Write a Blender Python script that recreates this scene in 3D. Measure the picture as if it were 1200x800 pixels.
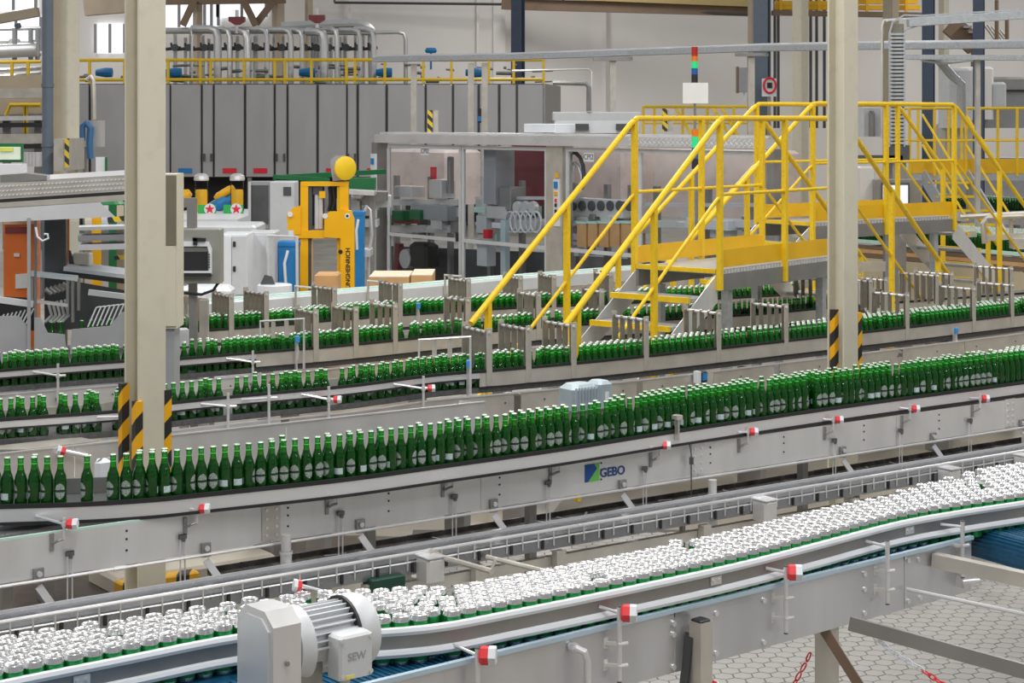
import bpy, bmesh, math, random
from mathutils import Vector, Matrix
random.seed(7)
for o in list(bpy.data.objects): bpy.data.objects.remove(o)
scn = bpy.context.scene
COL = scn.collection
# ---------------------------------------------------------------- camera (1200x800 frame)
FPX, HC, VH = 2100.0, 2.9, 140.0          # focal length in pixels, eye height, row of the horizon
cam_d = bpy.data.cameras.new('camera'); cam = bpy.data.objects.new('camera', cam_d); COL.objects.link(cam)
cam.location = (0, 0, HC); cam.rotation_euler = (math.pi/2, 0, 0)
cam_d.sensor_width = 36; cam_d.lens = FPX*36/1200; cam_d.shift_y = (VH-400)/1200
cam_d.clip_start = .1; cam_d.clip_end = 300
scn.camera = cam
# ---------------------------------------------------------------- daylight from the roof lights + high-bay lamps
w = bpy.data.worlds.new('hall_daylight'); scn.world = w; w.use_nodes = True
w.node_tree.nodes['Background'].inputs[0].default_value = (.95, .97, 1, 1)
w.node_tree.nodes['Background'].inputs[1].default_value = .26
def area(x, y, z, sx, sy, p):
    l = bpy.data.lights.new('high_bay_lamp', 'AREA'); l.shape = 'RECTANGLE'; l.size = sx; l.size_y = sy; l.energy = p
    l.color = (1, .98, .95)
    o = bpy.data.objects.new('high_bay_lamp', l); COL.objects.link(o); o.location = (x, y, z)
for ly in (3, 10, 18, 28, 40, 54):
    for lx in (-9, 0, 9):
        area(lx*(1 if ly < 20 else 1.7), ly, 9.5, 1.0, 4.5, 380)
vs = scn.view_settings
vs.view_transform = 'Standard'; vs.look = 'None'; vs.gamma = 1; vs.use_curve_mapping = False; vs.exposure = 0.08
# ---------------------------------------------------------------- helpers
V = Vector
def P(u, v, z):
    "point at height z seen at photo pixel (u,v)"
    d = FPX*(HC-z)/(v-VH); return V(((u-600)*d/FPX, d, z))
def D(u, v, d):
    "point at depth d seen at photo pixel (u,v)"
    return V(((u-600)*d/FPX, d, HC-(v-VH)*d/FPX))
def yaw(deg): return V((math.cos(math.radians(deg)), math.sin(math.radians(deg)), 0))
E1, E2, UP = yaw(39), yaw(129), V((0, 0, 1))
class MB:
    def __init__(s): s.v = []; s.f = []; s.m = []; s.mi = 0
    def face(s, idx): s.f.append(tuple(idx)); s.m.append(s.mi)
    def add(s, vs, fs):
        n = len(s.v); s.v += [V(q) for q in vs]
        for f in fs: s.face([n+i for i in f])
        return s
    def box(s, c, size, rz=0.0, R=None):
        hx, hy, hz = size[0]/2, size[1]/2, size[2]/2
        R = R or Matrix.Rotation(rz, 3, 'Z')
        vs = [V(c)+R@V((x, y, z)) for z in (-hz, hz) for y in (-hy, hy) for x in (-hx, hx)]
        return s.add(vs, [(0,2,3,1),(4,5,7,6),(0,1,5,4),(2,6,7,3),(0,4,6,2),(1,3,7,5)])
    def cbox(s, c, size, b, rz=0.0):
        "box with chamfered vertical and top edges"
        x, y, z = size[0]/2, size[1]/2, size[2]/2
        R = Matrix.Rotation(rz, 3, 'Z'); c = V(c)
        def ring(i, zz): return [c+R@V((px*(1), py*(1), zz)) for px, py in
            ((-x+i+b,-y+i),(x-i-b,-y+i),(x-i,-y+i+b),(x-i,y-i-b),(x-i-b,y-i),(-x+i+b,y-i),(-x+i,y-i-b),(-x+i,-y+i+b))]
        rs = [ring(0,-z), ring(0, z-b), ring(b, z)]
        return s.loft(rs, True, True)
    def loft(s, rings, cap0=True, cap1=True, close=True):
        n = len(rings[0]); b = len(s.v)
        for r in rings: s.v += [V(q) for q in r]
        for k in range(len(rings)-1):
            for i in range(n if close else n-1):
                j = (i+1) % n
                s.face((b+k*n+i, b+k*n+j, b+(k+1)*n+j, b+(k+1)*n+i))
        if cap0: s.face([b+i for i in range(n)][::-1])
        if cap1: s.face([b+(len(rings)-1)*n+i for i in range(n)])
        return s
    def bar(s, a, b, w, h, up=UP):
        "rectangular bar from a to b: w sideways, h along up"
        a, b = V(a), V(b); t = (b-a).normalized(); sd = t.cross(up)
        if sd.length < 1e-4: sd = V((1, 0, 0))
        sd.normalize(); uu = sd.cross(t).normalized()
        q = [(-w/2,-h/2),(w/2,-h/2),(w/2,h/2),(-w/2,h/2)]
        return s.loft([[p+sd*x+uu*y for x, y in q] for p in (a, b)])
    def tube(s, pts, r, n=8, caps=True):
        pts = [V(p) for p in pts]; rings = []; ref = None
        for i, p in enumerate(pts):
            t = (pts[min(i+1, len(pts)-1)]-pts[max(i-1, 0)]).normalized()
            if ref is None:
                ref = t.cross(UP if abs(t.z) < .95 else V((1,0,0))).normalized()
            ref = (ref-t*ref.dot(t)).normalized(); o = t.cross(ref)
            rr = r[i] if isinstance(r, (list, tuple)) else r
            rings.append([p+ref*rr*math.cos(k*2*math.pi/n)+o*rr*math.sin(k*2*math.pi/n) for k in range(n)])
        return s.loft(rings, caps, caps)
    def lathe(s, prof, n=16, c=(0,0,0), cap0=True, cap1=True, R=None):
        c = V(c); R = R or Matrix.Identity(3)
        return s.loft([[c+R@V((r*math.cos(k*2*math.pi/n), r*math.sin(k*2*math.pi/n), z)) for k in range(n)] for r, z in prof], cap0, cap1)
    def cyl(s, a, b, r, n=12): return s.tube([a, b], r, n)
    def prism(s, poly, ext):
        poly = [V(p) for p in poly]; ext = V(ext); return s.loft([poly, [p+ext for p in poly]])
    def quad(s, a, b, c, d): return s.add([a, b, c, d], [(0, 1, 2, 3)])
    def sweep(s, path, prof):
        "closed profile [(sideways to the far side, z)] swept along a level polyline"
        return s.loft([[p+nn*x+UP*z for x, z in prof] for p, nn in zip(path, normals(path))])
    def disc(s, c, nrm, r, n=8, t=.004):
        c, nrm = V(c), V(nrm).normalized(); return s.cyl(c, c+nrm*t, r, n)
    def mesh(s, name, mats, smooth=35, fix=True):
        me = bpy.data.meshes.new(name); me.from_pydata([tuple(q) for q in s.v], [], s.f)
        for m in (mats if isinstance(mats, (list, tuple)) else [mats]): me.materials.append(m)
        if any(s.m): me.polygons.foreach_set('material_index', s.m)
        if fix:
            bm = bmesh.new(); bm.from_mesh(me); bmesh.ops.recalc_face_normals(bm, faces=bm.faces); bm.to_mesh(me); bm.free()
        if smooth:
            me.polygons.foreach_set('use_smooth', [True]*len(me.polygons)); me.set_sharp_from_angle(angle=math.radians(smooth))
        me.update(); return me
    def build(s, name, mats, parent=None, smooth=35, fix=True):
        "one mesh object; vertices are given in world space (or in the parent's space if LOCAL is set)"
        if parent is not None and not parent.get('_local'):
            o = root_loc(parent); s.v = [q-o for q in s.v]
        return put(name, s.mesh(name, mats, smooth, fix), parent)
def normals(path):
    out = []
    for i in range(len(path)):
        t = path[min(i+1, len(path)-1)]-path[max(i-1, 0)]; t.z = 0; t.normalize(); out.append(V((-t.y, t.x, 0)))
    return out
def root_loc(o):
    p = V((0, 0, 0))
    while o is not None: p += V(o.location); o = o.parent
    return p
def put(name, data, parent=None, loc=(0,0,0)):
    o = bpy.data.objects.new(name, data); COL.objects.link(o); o.location = loc
    if parent is not None:
        o.parent = parent
        if parent.get('_local'): o['_local'] = 1
    return o
def tag(o, label, cat, group=None):
    o['label'] = label; o['category'] = cat
    if group: o['group'] = group
    return o
def thing(name, label, cat, loc=(0,0,0), rz=0.0, group=None, local=False):
    o = put(name, None, None, loc); o.rotation_euler.z = rz; o.empty_display_size = .1
    if local: o['_local'] = 1
    return tag(o, label, cat, group)
def struct(o): o['kind'] = 'structure'; return o
def stuff(o): o['kind'] = 'stuff'; return o
def copy_tree(o, parent=None):
    c = o.copy(); COL.objects.link(c); c.parent = parent
    for ch in o.children: copy_tree(ch, c)
    return c
def resample(pts, step):
    "arc-length resampling of a smooth curve through pts (Catmull-Rom)"
    n = len(pts); dense = []
    for i in range(n-1):
        p0, p1, p2, p3 = pts[max(i-1,0)], pts[i], pts[i+1], pts[min(i+2,n-1)]
        for k in range(24):
            t = k/24; dense.append(.5*((2*p1)+(p2-p0)*t+(2*p0-5*p1+4*p2-p3)*t*t+(3*p1-p0-3*p2+p3)*t**3))
    dense.append(pts[-1]); out = [dense[0]]; acc = 0
    for a, b in zip(dense, dense[1:]):
        L = (b-a).length
        while acc+L >= step and L > 0:
            q = (step-acc)/L; a = a+(b-a)*q; out.append(a.copy()); L = (b-a).length; acc = 0
        acc += L
    return out
def lengthen(pts, a, b):
    "carry a curve straight on at both ends"
    return [pts[0]+(pts[0]-pts[1]).normalized()*a]+pts+[pts[-1]+(pts[-1]-pts[-2]).normalized()*b]
def offset(path, d): return [p+n*d for p, n in zip(path, normals(path))]
def at_u(path, u):
    "point and tangent of a path where it crosses photo column u"
    for a, b in zip(path, path[1:]):
        ua, ub = 600+a.x*FPX/a.y, 600+b.x*FPX/b.y
        if (ua-u)*(ub-u) <= 0 and ua != ub:
            dd = b-a; t = ((u-600)*a.y-a.x*FPX)/(dd.x*FPX-(u-600)*dd.y); d = (b-a); d.z = 0; return a+(b-a)*t, d.normalized()
    e = 0 if u < 600+path[0].x*FPX/path[0].y else -1
    d = (path[1]-path[0]) if e == 0 else (path[-1]-path[-2]); d.z = 0
    return path[e].copy(), d.normalized()
def text_mesh(txt, size, depth=.001, bold=0.0):
    c = bpy.data.curves.new('lettering', 'FONT'); c.body = txt; c.size = size; c.extrude = depth; c.offset = bold
    c.align_x = 'CENTER'; c.align_y = 'CENTER'
    o = bpy.data.objects.new('lettering', c); COL.objects.link(o)
    me = bpy.data.meshes.new_from_object(o.evaluated_get(bpy.context.evaluated_depsgraph_get()))
    bpy.data.objects.remove(o); bpy.data.curves.remove(c); return me
def lettering(name, txt, size, mat_, parent, pos, xdir, updir=UP, depth=.001, bold=0.0):
    "flat letters as a part: pos in the parent's space"
    me = text_mesh(txt, size, depth, bold); me.materials.clear(); me.materials.append(mat_)
    x = V(xdir).normalized(); y = V(updir).normalized(); zz = x.cross(y).normalized(); y = zz.cross(x)
    me.transform(Matrix((x, y, zz)).transposed().to_4x4())
    o = put(name, me, parent)
    o.location = V(pos) if (parent is None or parent.get('_local')) else V(pos)-root_loc(parent)
    return o
# ---------------------------------------------------------------- materials
def mat(name, col, metal=0.0, rough=.5, var=.06, scale=6.0, stretch=(1,1,1), bump=0.0, bscale=None, emit=0, spec=.5, rvar=.12, dirt=None):
    m = bpy.data.materials.new(name); m.use_nodes = True; nt = m.node_tree; N = nt.nodes; L = nt.links
    b = N['Principled BSDF']; b.inputs['Metallic'].default_value = metal; b.inputs['Roughness'].default_value = rough
    b.inputs['Specular IOR Level'].default_value = spec
    tc = N.new('ShaderNodeTexCoord'); mp = N.new('ShaderNodeMapping'); mp.inputs['Scale'].default_value = stretch
    L.new(tc.outputs['Object'], mp.inputs[0])
    nz = N.new('ShaderNodeTexNoise'); nz.inputs['Scale'].default_value = scale; nz.inputs['Detail'].default_value = 4
    L.new(mp.outputs[0], nz.inputs['Vector'])
    rp = N.new('ShaderNodeValToRGB'); c = V(col[:3])
    rp.color_ramp.elements[0].position = .3; rp.color_ramp.elements[1].position = .7
    rp.color_ramp.elements[0].color = (*(c*(1-var)), 1); rp.color_ramp.elements[1].color = (*[min(1, q*(1+var)) for q in c], 1)
    L.new(nz.outputs['Fac'], rp.inputs[0]); out = rp.outputs[0]
    if dirt:
        n2 = N.new('ShaderNodeTexNoise'); n2.inputs['Scale'].default_value = dirt[1]; n2.inputs['Detail'].default_value = 6
        L.new(tc.outputs['Object'], n2.inputs['Vector'])
        r2 = N.new('ShaderNodeValToRGB'); r2.color_ramp.elements[0].position = .52; r2.color_ramp.elements[1].position = .68
        r2.color_ramp.elements[1].color = (dirt[2],)*3+(1,); r2.color_ramp.elements[0].color = (0,0,0,1)
        mx = N.new('ShaderNodeMix'); mx.data_type = 'RGBA'; L.new(n2.outputs['Fac'], r2.inputs[0]); L.new(r2.outputs[0], mx.inputs['Factor'])
        L.new(out, mx.inputs['A']); mx.inputs['B'].default_value = (*dirt[0], 1); out = mx.outputs['Result']
    L.new(out, b.inputs['Base Color'])
    mr = N.new('ShaderNodeMapRange'); mr.inputs['To Min'].default_value = max(.02, rough-rvar); mr.inputs['To Max'].default_value = min(1, rough+rvar)
    L.new(nz.outputs['Fac'], mr.inputs[0]); L.new(mr.outputs[0], b.inputs['Roughness'])
    if bump:
        bp = N.new('ShaderNodeBump'); bp.inputs['Strength'].default_value = bump; bp.inputs['Distance'].default_value = .004
        n3 = N.new('ShaderNodeTexNoise'); n3.inputs['Scale'].default_value = bscale or scale*4; L.new(mp.outputs[0], n3.inputs['Vector'])
        L.new(n3.outputs['Fac'], bp.inputs['Height']); L.new(bp.outputs[0], b.inputs['Normal'])
    if emit:
        b.inputs['Emission Color'].default_value = (*col[:3], 1); b.inputs['Emission Strength'].default_value = emit
    return m
def stripes(name, ca, cb, axis, freq, rough=.4):
    "diagonal printed bands: axis gives the direction the bands follow in object space"
    m = mat(name, ca, 0, rough); nt = m.node_tree; N = nt.nodes; L = nt.links; b = N['Principled BSDF']
    tc = N.new('ShaderNodeTexCoord'); dp = N.new('ShaderNodeVectorMath'); dp.operation = 'DOT_PRODUCT'; dp.inputs[1].default_value = V(axis)*freq
    L.new(tc.outputs['Object'], dp.inputs[0]); fr = N.new('ShaderNodeMath'); fr.operation = 'FRACT'; L.new(dp.outputs['Value'], fr.inputs[0])
    gt = N.new('ShaderNodeMath'); gt.operation = 'GREATER_THAN'; gt.inputs[1].default_value = .5; L.new(fr.outputs[0], gt.inputs[0])
    mx = N.new('ShaderNodeMix'); mx.data_type = 'RGBA'; mx.inputs['A'].default_value = (*ca, 1); mx.inputs['B'].default_value = (*cb, 1)
    L.new(gt.outputs[0], mx.inputs['Factor']); L.new(mx.outputs['Result'], b.inputs['Base Color']); return m
def pane(name, tint, gloss=.12, diff=0.0, dcol=(1,1,1)):
    "thin clear sheet: tinted see-through plus surface reflection"
    m = bpy.data.materials.new(name); m.use_nodes = True; nt = m.node_tree; N = nt.nodes; L = nt.links
    N.remove(N['Principled BSDF']); out = N['Material Output']
    tr = N.new('ShaderNodeBsdfTransparent'); tr.inputs[0].default_value = (*tint, 1)
    gl = N.new('ShaderNodeBsdfGlossy'); gl.inputs['Roughness'].default_value = .06; gl.inputs[0].default_value = (1, 1, 1, 1)
    lw = N.new('ShaderNodeLayerWeight'); lw.inputs[0].default_value = gloss
    mx = N.new('ShaderNodeMixShader'); L.new(lw.outputs['Fresnel'], mx.inputs[0]); src = tr
    if diff:
        df = N.new('ShaderNodeBsdfTranslucent'); df.inputs[0].default_value = (*dcol, 1)
        d2 = N.new('ShaderNodeBsdfDiffuse'); d2.inputs[0].default_value = (*dcol, 1)
        m0 = N.new('ShaderNodeMixShader'); m0.inputs[0].default_value = .5; L.new(df.outputs[0], m0.inputs[1]); L.new(d2.outputs[0], m0.inputs[2])
        m1 = N.new('ShaderNodeMixShader'); m1.inputs[0].default_value = diff; L.new(tr.outputs[0], m1.inputs[1]); L.new(m0.outputs[0], m1.inputs[2]); src = m1
    L.new(src.outputs[0], mx.inputs[1]); L.new(gl.outputs[0], mx.inputs[2]); L.new(mx.outputs[0], out.inputs['Surface']); return m
M = {}
M['steel'] = mat('brushed_stainless', (.74,.735,.73), .5, .38, .08, 5, (1,1,.15), .03, 60)
M['steel_a'] = mat('cool_stainless', (.64,.65,.68), .65, .33, .14, 3, (1,1,.25), .03, 60)
M['steel_lt'] = mat('bright_stainless', (.78,.78,.80), .55, .32, .05, 4, (.2,1,1))
M['steel_dk'] = mat('dull_stainless', (.34,.335,.33), .7, .42, .10, 5)
M['tan_steel'] = mat('warm_stainless', (.60,.57,.515), .5, .40, .10, 6)
M['galv'] = mat('galvanised_steel', (.50,.53,.56), .6, .40, .12, 30)
M['track'] = mat('wet_track_steel', (.30,.31,.33), .7, .28, .15, 4)
M['white'] = mat('white_plastic', (.78,.81,.85), 0, .33, .02)
M['black'] = mat('black_rubber', (.02,.02,.022), 0, .5, .1)
M['dark'] = mat('dark_grey_paint', (.09,.095,.10), .2, .5, .15)
M['grey'] = mat('grey_paint', (.36,.37,.39), .1, .45, .05)
M['ltgrey'] = mat('light_grey_paint', (.62,.64,.66), .05, .42, .04)
M['cabinet'] = mat('cabinet_grey', (.44,.44,.45), .35, .42, .06, 2, (1,1,.3))
M['cream'] = mat('cream_column_paint', (.66,.62,.50), 0, .45, .035, 3, (1,1,.3), dirt=((.50,.47,.38), 9, .25))
M['cream_dk'] = mat('ochre_column_paint', (.56,.49,.31), 0, .45, .05, 3)
M['tan'] = mat('tan_cladding', (.50,.42,.31), 0, .6, .08, 2)
M['brown'] = mat('brown_steel', (.22,.15,.10), .1, .55, .1, 3)
M['yellow'] = mat('yellow_paint', (.86,.57,.015), 0, .38, .05, 8, dirt=((.5,.36,.05), 40, .35))
M['ochre'] = mat('kick_plate_yellow', (.80,.46,.01), 0, .45, .06, 5)
M['truck'] = mat('truck_yellow', (.92,.48,.005), 0, .35, .04, 5)
M['orange'] = mat('orange_paint', (.85,.20,.04), 0, .4, .05)
M['red'] = mat('red_plastic', (.80,.05,.06), 0, .35, .05)
M['maroon'] = mat('maroon_paint', (.25,.05,.06), 0, .4, .1)
M['blue'] = mat('blue_plastic', (.02,.22,.55), 0, .4, .06)
M['navy'] = mat('navy_column_paint', (.07,.10,.16), .1, .45, .08)
M['pipe_blue'] = mat('slate_pipe_paint', (.14,.18,.23), .1, .45, .06)
M['green'] = mat('green_paint', (.008,.15,.045), 0, .45, .06)
M['mint'] = mat('mint_guide_strip', (.55,.76,.68), 0, .4, .04)
M['card'] = mat('cardboard', (.62,.36,.16), 0, .8, .08)
M['paper'] = mat('paper', (.82,.82,.80), 0, .8, .03)
M['wrap'] = mat('wrapped_pallet', (.72,.60,.55), 0, .3, .10, 3, bump=.3)
M['wall'] = mat('white_wall', (.90,.87,.84), 0, .7, .03, .6, (1,1,.2))
M['floor'] = mat('worn_floor', (.31,.28,.23), 0, .36, .14, 1.2, dirt=((.16,.14,.11), 1.1, .7))
M['tile'] = mat('floor_tile', (.36,.35,.33), 0, .42, .08, 5, dirt=((.25,.23,.20), 3, .4))
M['grout'] = mat('dark_grout', (.10,.09,.08), 0, .8, .2)
M['pipe'] = mat('insulated_pipe', (.66,.67,.68), .55, .36, .06, 3)
M['lid'] = mat('aluminium_lid', (.88,.88,.89), .95, .27, .03, 20)
M['can'] = mat('green_can_print', (.015,.30,.07), .5, .3, .08)
M['cap'] = mat('cap_painted_glint', (.66,.76,.66), .35, .3, .04)  # whitish tone paints the overhead lamps' reflection onto green caps
M['cap_skirt'] = mat('green_cap_skirt', (.03,.34,.07), .4, .28, .05)
M['blade'] = mat('worn_blade_steel', (.36,.325,.285), .65, .38, .15, 12)
M['belt'] = mat('blue_modular_belt', (.006,.075,.15), 0, .40, .25, 40)
M['chain_belt'] = mat('slat_chain', (.14,.145,.15), .5, .4, .2, 40)
M['hazard'] = stripes('hazard_bands', (.90,.45,.01), (.03,.03,.03), (-.9,.9,1), 5.4)
M['hazard2'] = stripes('hazard_bands_mirrored', (.90,.45,.01), (.03,.03,.03), (-.9,.9,1), 5.4)
M['signal'] = mat('sign_red', (.75,.02,.04), 0, .5, .02)
M['glass'] = pane('clear_guard', (.93,.95,.97), .10)
M['bottle'] = pane('green_bottle_glass', (.40,.92,.34), .34, .14, (.03,.75,.06))
M['beer'] = pane('beer_in_green_glass', (.02,.07,.012), .10, .25, (.004,.026,.004))
M['neck_beer'] = pane('beer_in_neck', (.80,.90,.25), .05, .40, (.30,.60,.03))
M['neck'] = mat('painted_meniscus_glint', (.12,.80,.20), .1, .22, .05)  # bright green ring paints in the gleam of the meniscus
M['beltlabel'] = mat('blue_white_back_label', (.55,.66,.70), .1, .4, .2, 120)
M['lampgreen'] = mat('green_signal_light', (.02,.55,.20), 0, .3, .02, emit=.45)
M['lampred'] = mat('red_signal_lens', (.45,.03,.02), 0, .3, .02)
M['lampor'] = mat('orange_signal_lens', (.80,.22,.02), 0, .3, .02)
M['lampblue'] = mat('blue_signal_lens', (.02,.12,.40), 0, .3, .02)
M['screen'] = mat('lit_screen', (.75,.80,.85), 0, .2, .03, emit=.5)
M['window'] = mat('daylight_window', (.9,.94,1), 0, .3, .0, emit=1.0)
# ================================================================ THE HALL
b = MB(); b.add([(-40,-2,-.008),(40,-2,-.008),(40,75,-.008),(-40,75,-.008)], [(0,1,2,3)])
floor = struct(b.build('floor', M['floor'], None, 0))
# hexagonal floor tiles in front of and under the can conveyor
HX = .1
def hexmesh(mb, c, r=.0553, ch=.002):
    top = [V((c[0]+(r-ch)*math.cos(math.radians(a)), c[1]+(r-ch)*math.sin(math.radians(a)), 0)) for a in range(30+4, 390+4, 60)]
    low = [V((c[0]+r*math.cos(math.radians(a)), c[1]+r*math.sin(math.radians(a)), -.0075)) for a in range(30+4, 390+4, 60)]
    mb.loft([low, top], False, True)
ca, sa = math.cos(math.radians(4)), math.sin(math.radians(4))
cells = []
for j in range(-10, 90):
    for i in range(-12, 90):
        x, y = (i+.5*(j % 2))*HX, j*HX*.866
        X, Y = .2+x*ca-y*sa, 6.5+x*sa+y*ca
        if -.6 < X < 6.6 and 6.2 < Y < 12.6: cells.append((X, Y))
def seen(c):
    u, v = 600+c[0]*FPX/c[1], VH+HC*FPX/c[1]; return 815 < u < 1215 and 690 < v < 806
near = sorted([c for c in cells if seen(c)], key=lambda c: c[1])[:300]
ns = set(near)
g = MB(); g.add([(-.7,6.1,-.006),(6.7,6.1,-.006),(6.7,12.7,-.006),(-.7,12.7,-.006)], [(0,1,2,3)]); g.build('grout_bed', M['grout'], floor, 0)
hm = MB(); hexmesh(hm, (0, 0)); hme = hm.mesh('tile', M['tile'], 0)
for c in near: put('tile', hme, floor, (c[0], c[1], random.uniform(-.0008, .0006)))
rest = MB()
for c in cells:
    if c not in ns: hexmesh(rest, c)
stuff(rest.build('tile_field', M['tile'], floor, 0))
# walls
def wallbox(name, a, bb, h, m, t=.3):
    w_ = MB(); a, bb = V((*a, h/2)), V((*bb, h/2)); w_.bar(a, bb, t, h); return struct(w_.build(name, m, None, 0))
wall_back = wallbox('wall_back', (-40, 62), (40, 62), 14, M['wall'])
wallbox('wall_left', (-32, -2), (-32, 62), 14, M['wall']); wallbox('wall_right', (32, -2), (32, 62), 14, M['wall'])
# wall columns (pilasters), rails and cladding seams on the back wall
def wall_strip(u, w, m, v0=-60, v1=150, d=61.5, name='trim_1', dep=.3):
    a, c = D(u, v0, d), D(u, v1, d); b = MB(); b.box(((a.x), d, (a.z+c.z)/2), (w*d/FPX, dep, a.z-c.z)); return struct(b.build(name, m, None, 0))
n_ = 1
for u, w, m in ((410,3,'wall'),(560,3,'wall'),(585,14,'wall'),(708,4,'wall')):
    wall_strip(u, w, M[m], name='trim_%d' % n_, dep=.12); n_ += 1
# brown crane girder with yellow rail along the top of the back wall
g = MB(); g.bar(D(590,5,60), D(900,13,56), .3, .35); girder = tag(g.build('crane_girder', M['brown'], None, 0), 'brown crane girder along the top of the white back wall', 'girder')
g = MB(); g.bar(D(600,-8,59.6), D(900,3,55.6), .2, .3); g.build('girder_rail', mat('faded_yellow_beam', (.50,.38,.15), 0, .55), girder, 0)
g = MB(); g.tube([D(392,3,61), D(590,5,60.5), D(620,7,60), D(880,17,56)], .05, 6)
for u, v in ((392,3),(660,8),(735,11),(810,14)): g.tube([D(u,v,59.5), D(u,v-12,59.5)], .04, 6)
tag(g.build('wall_cable', M['dark'], None), 'thin dark conduit line hung under the crane girder', 'conduit')
# ---------------------------------------------------------------- steel columns
def i_column(name, label, u, d, a, m, ztop=9.0, rot=39):
    "column of I section: flanges front/back, web between"
    o = D(u, 400, d); base = V((o.x, d, 0)); t = thing(name, label, 'column', base, math.radians(rot), local=True)
    f = .016
    k = MB(); k.cbox((0, -a/2+f/2, ztop/2), (a, f, ztop), .003); k.build('front_flange', m, t, 0)
    k = MB(); k.cbox((0, a/2-f/2, ztop/2), (a, f, ztop), .003); k.build('back_flange', m, t, 0)
    k = MB(); k.box((0, 0, ztop/2), (.012, a-2*f, ztop)); k.build('web', m, t, 0)
    k = MB(); k.box((0, 0, .012), (a*1.6, a*1.6, .024)); k.build('base_plate', m, t, 0)
    return t
def h_column(name, label, u, d, a, ztop=9.0, rot=39, guards=()):
    t = i_column(name, label, u, d, a, M['cream'], ztop, rot)
    for gx, gy, z0, z1, rr, m in guards:
        k = MB(); s_ = .022
        k.add([(gx-s_,gy-s_,z0),(gx+s_,gy-s_,z0),(gx+s_,gy+s_,z0),(gx-s_,gy+s_,z0),(gx-s_,gy-s_,z1),(gx+s_,gy-s_,z1),(gx+s_,gy+s_,z1),(gx-s_,gy+s_,z1)],
              [(0,3,2,1),(4,5,6,7),(0,1,5,4),(1,2,6,5),(2,3,7,6),(3,0,4,7)])
        k.build('hazard_guard', M[m], t, 0)
    return t
aL = .165
h_column('hall_column', 'cream steel column with three hazard guard strips rising behind the open bottle conveyor', 170, 9.75, aL,
    guards=((-aL/2-.02, aL/2-.035, .6, 1.47, 0, 'hazard'), (-aL/2-.012, -aL/2-.012, .6, 1.39, 0, 'hazard2'), (aL/2+.012, -aL/2+.02, .6, 1.43, 0, 'hazard2')))
h_column('hall_column', 'cream steel column with two hazard strips beside the yellow crossing stairs', 987.5, 12.9, .156,
    guards=((-.092, .0, .6, 1.54, 0, 'hazard'), (.101, -.055, .6, 1.51, 0, 'hazard')))
def plain_post(name, label, cat, u, w, d, m, v0=-80, shape='box', z0=0.0):
    t0 = D(u, v0, d); W = w*d/FPX; k = MB()
    if shape == 'box':
        r = 39; k.cbox((0,0,t0.z/2), (W/1.4, W/1.4, t0.z), W*.06, math.radians(r))
    elif shape == 'pipe': k.cyl((0,0,z0), (0,0,t0.z), W/2, 14)
    else:
        k.box((0,-W*.36,t0.z/2), (W, W*.12, t0.z)); k.box((0,W*.36,t0.z/2), (W, W*.12, t0.z)); k.box((0,0,t0.z/2), (W*.12, W*.66, t0.z))
    o = k.build(name, m, None, 30 if shape == 'pipe' else 0); o.location = (t0.x, d, 0)
    if shape == 'h': o.rotation_euler.z = math.radians(-25)
    return tag(o, label, cat)
plain_post('hall_column', 'cream column with ochre side next to the slate downpipe', 'column', 82, 24, 30, M['cream'])
plain_post('wall_pier', 'tan block pier between the slate downpipe and cream column', 'pier', 68, 13, 30.8, M['tan'])
dp = plain_post('downpipe', 'slate blue vertical downpipe beside the tan pier', 'pipe', 56, 13, 29.5, M['pipe_blue'], shape='pipe')
for v in (100, 170):
    k = MB(); q = D(56, v, 29.5); k.cyl(q-V((0,0,.03)), q+V((0,0,.03)), .105, 14); k.v = [x-V(dp.location) for x in k.v]; put('pipe_collar', k.mesh('pipe_collar', M['pipe_blue']), dp)
plain_post('hall_column', 'narrow navy steel column standing against the white back wall', 'column', 607, 13, 52, M['navy'], shape='h')
plain_post('hall_column', 'slate blue column right of the grey wall box', 'column', 893, 17, 47, M['pipe_blue'], shape='h')
plain_post('hall_column', 'brown-grey column carrying the grey wall box', 'column', 881, 10, 49, M['tan'], shape='box')
plain_post('hall_column', 'cream column behind the first yellow crossing stairs', 'column', 938, 20, 44, M['cream'])
plain_post('hall_column', 'dark navy column right of the vertical cable ladder', 'column', 1088, 13, 42, M['navy'], shape='h')
plain_post('hall_column', 'pale cream column between two navy columns', 'column', 1106, 13, 46, M['cream'])
plain_post('hall_column', 'navy column crossing the long cable trays', 'column', 1147, 12, 36, M['navy'], shape='h')
plain_post('hall_column', 'tan column behind the vertical cable ladder', 'column', 1044, 20, 52, M['tan'])
plain_post('hall_column', 'brown roof column above the insulated pipes', 'column', 232, 11, 60, M['tan'])
plain_post('hall_column', 'paired brown roof column above the red pipe funnel', 'column', 326, 16, 60, M['tan'])
plain_post('hall_column', 'brown roof column beside the white window', 'column', 362, 10, 60, M['tan'])
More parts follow.
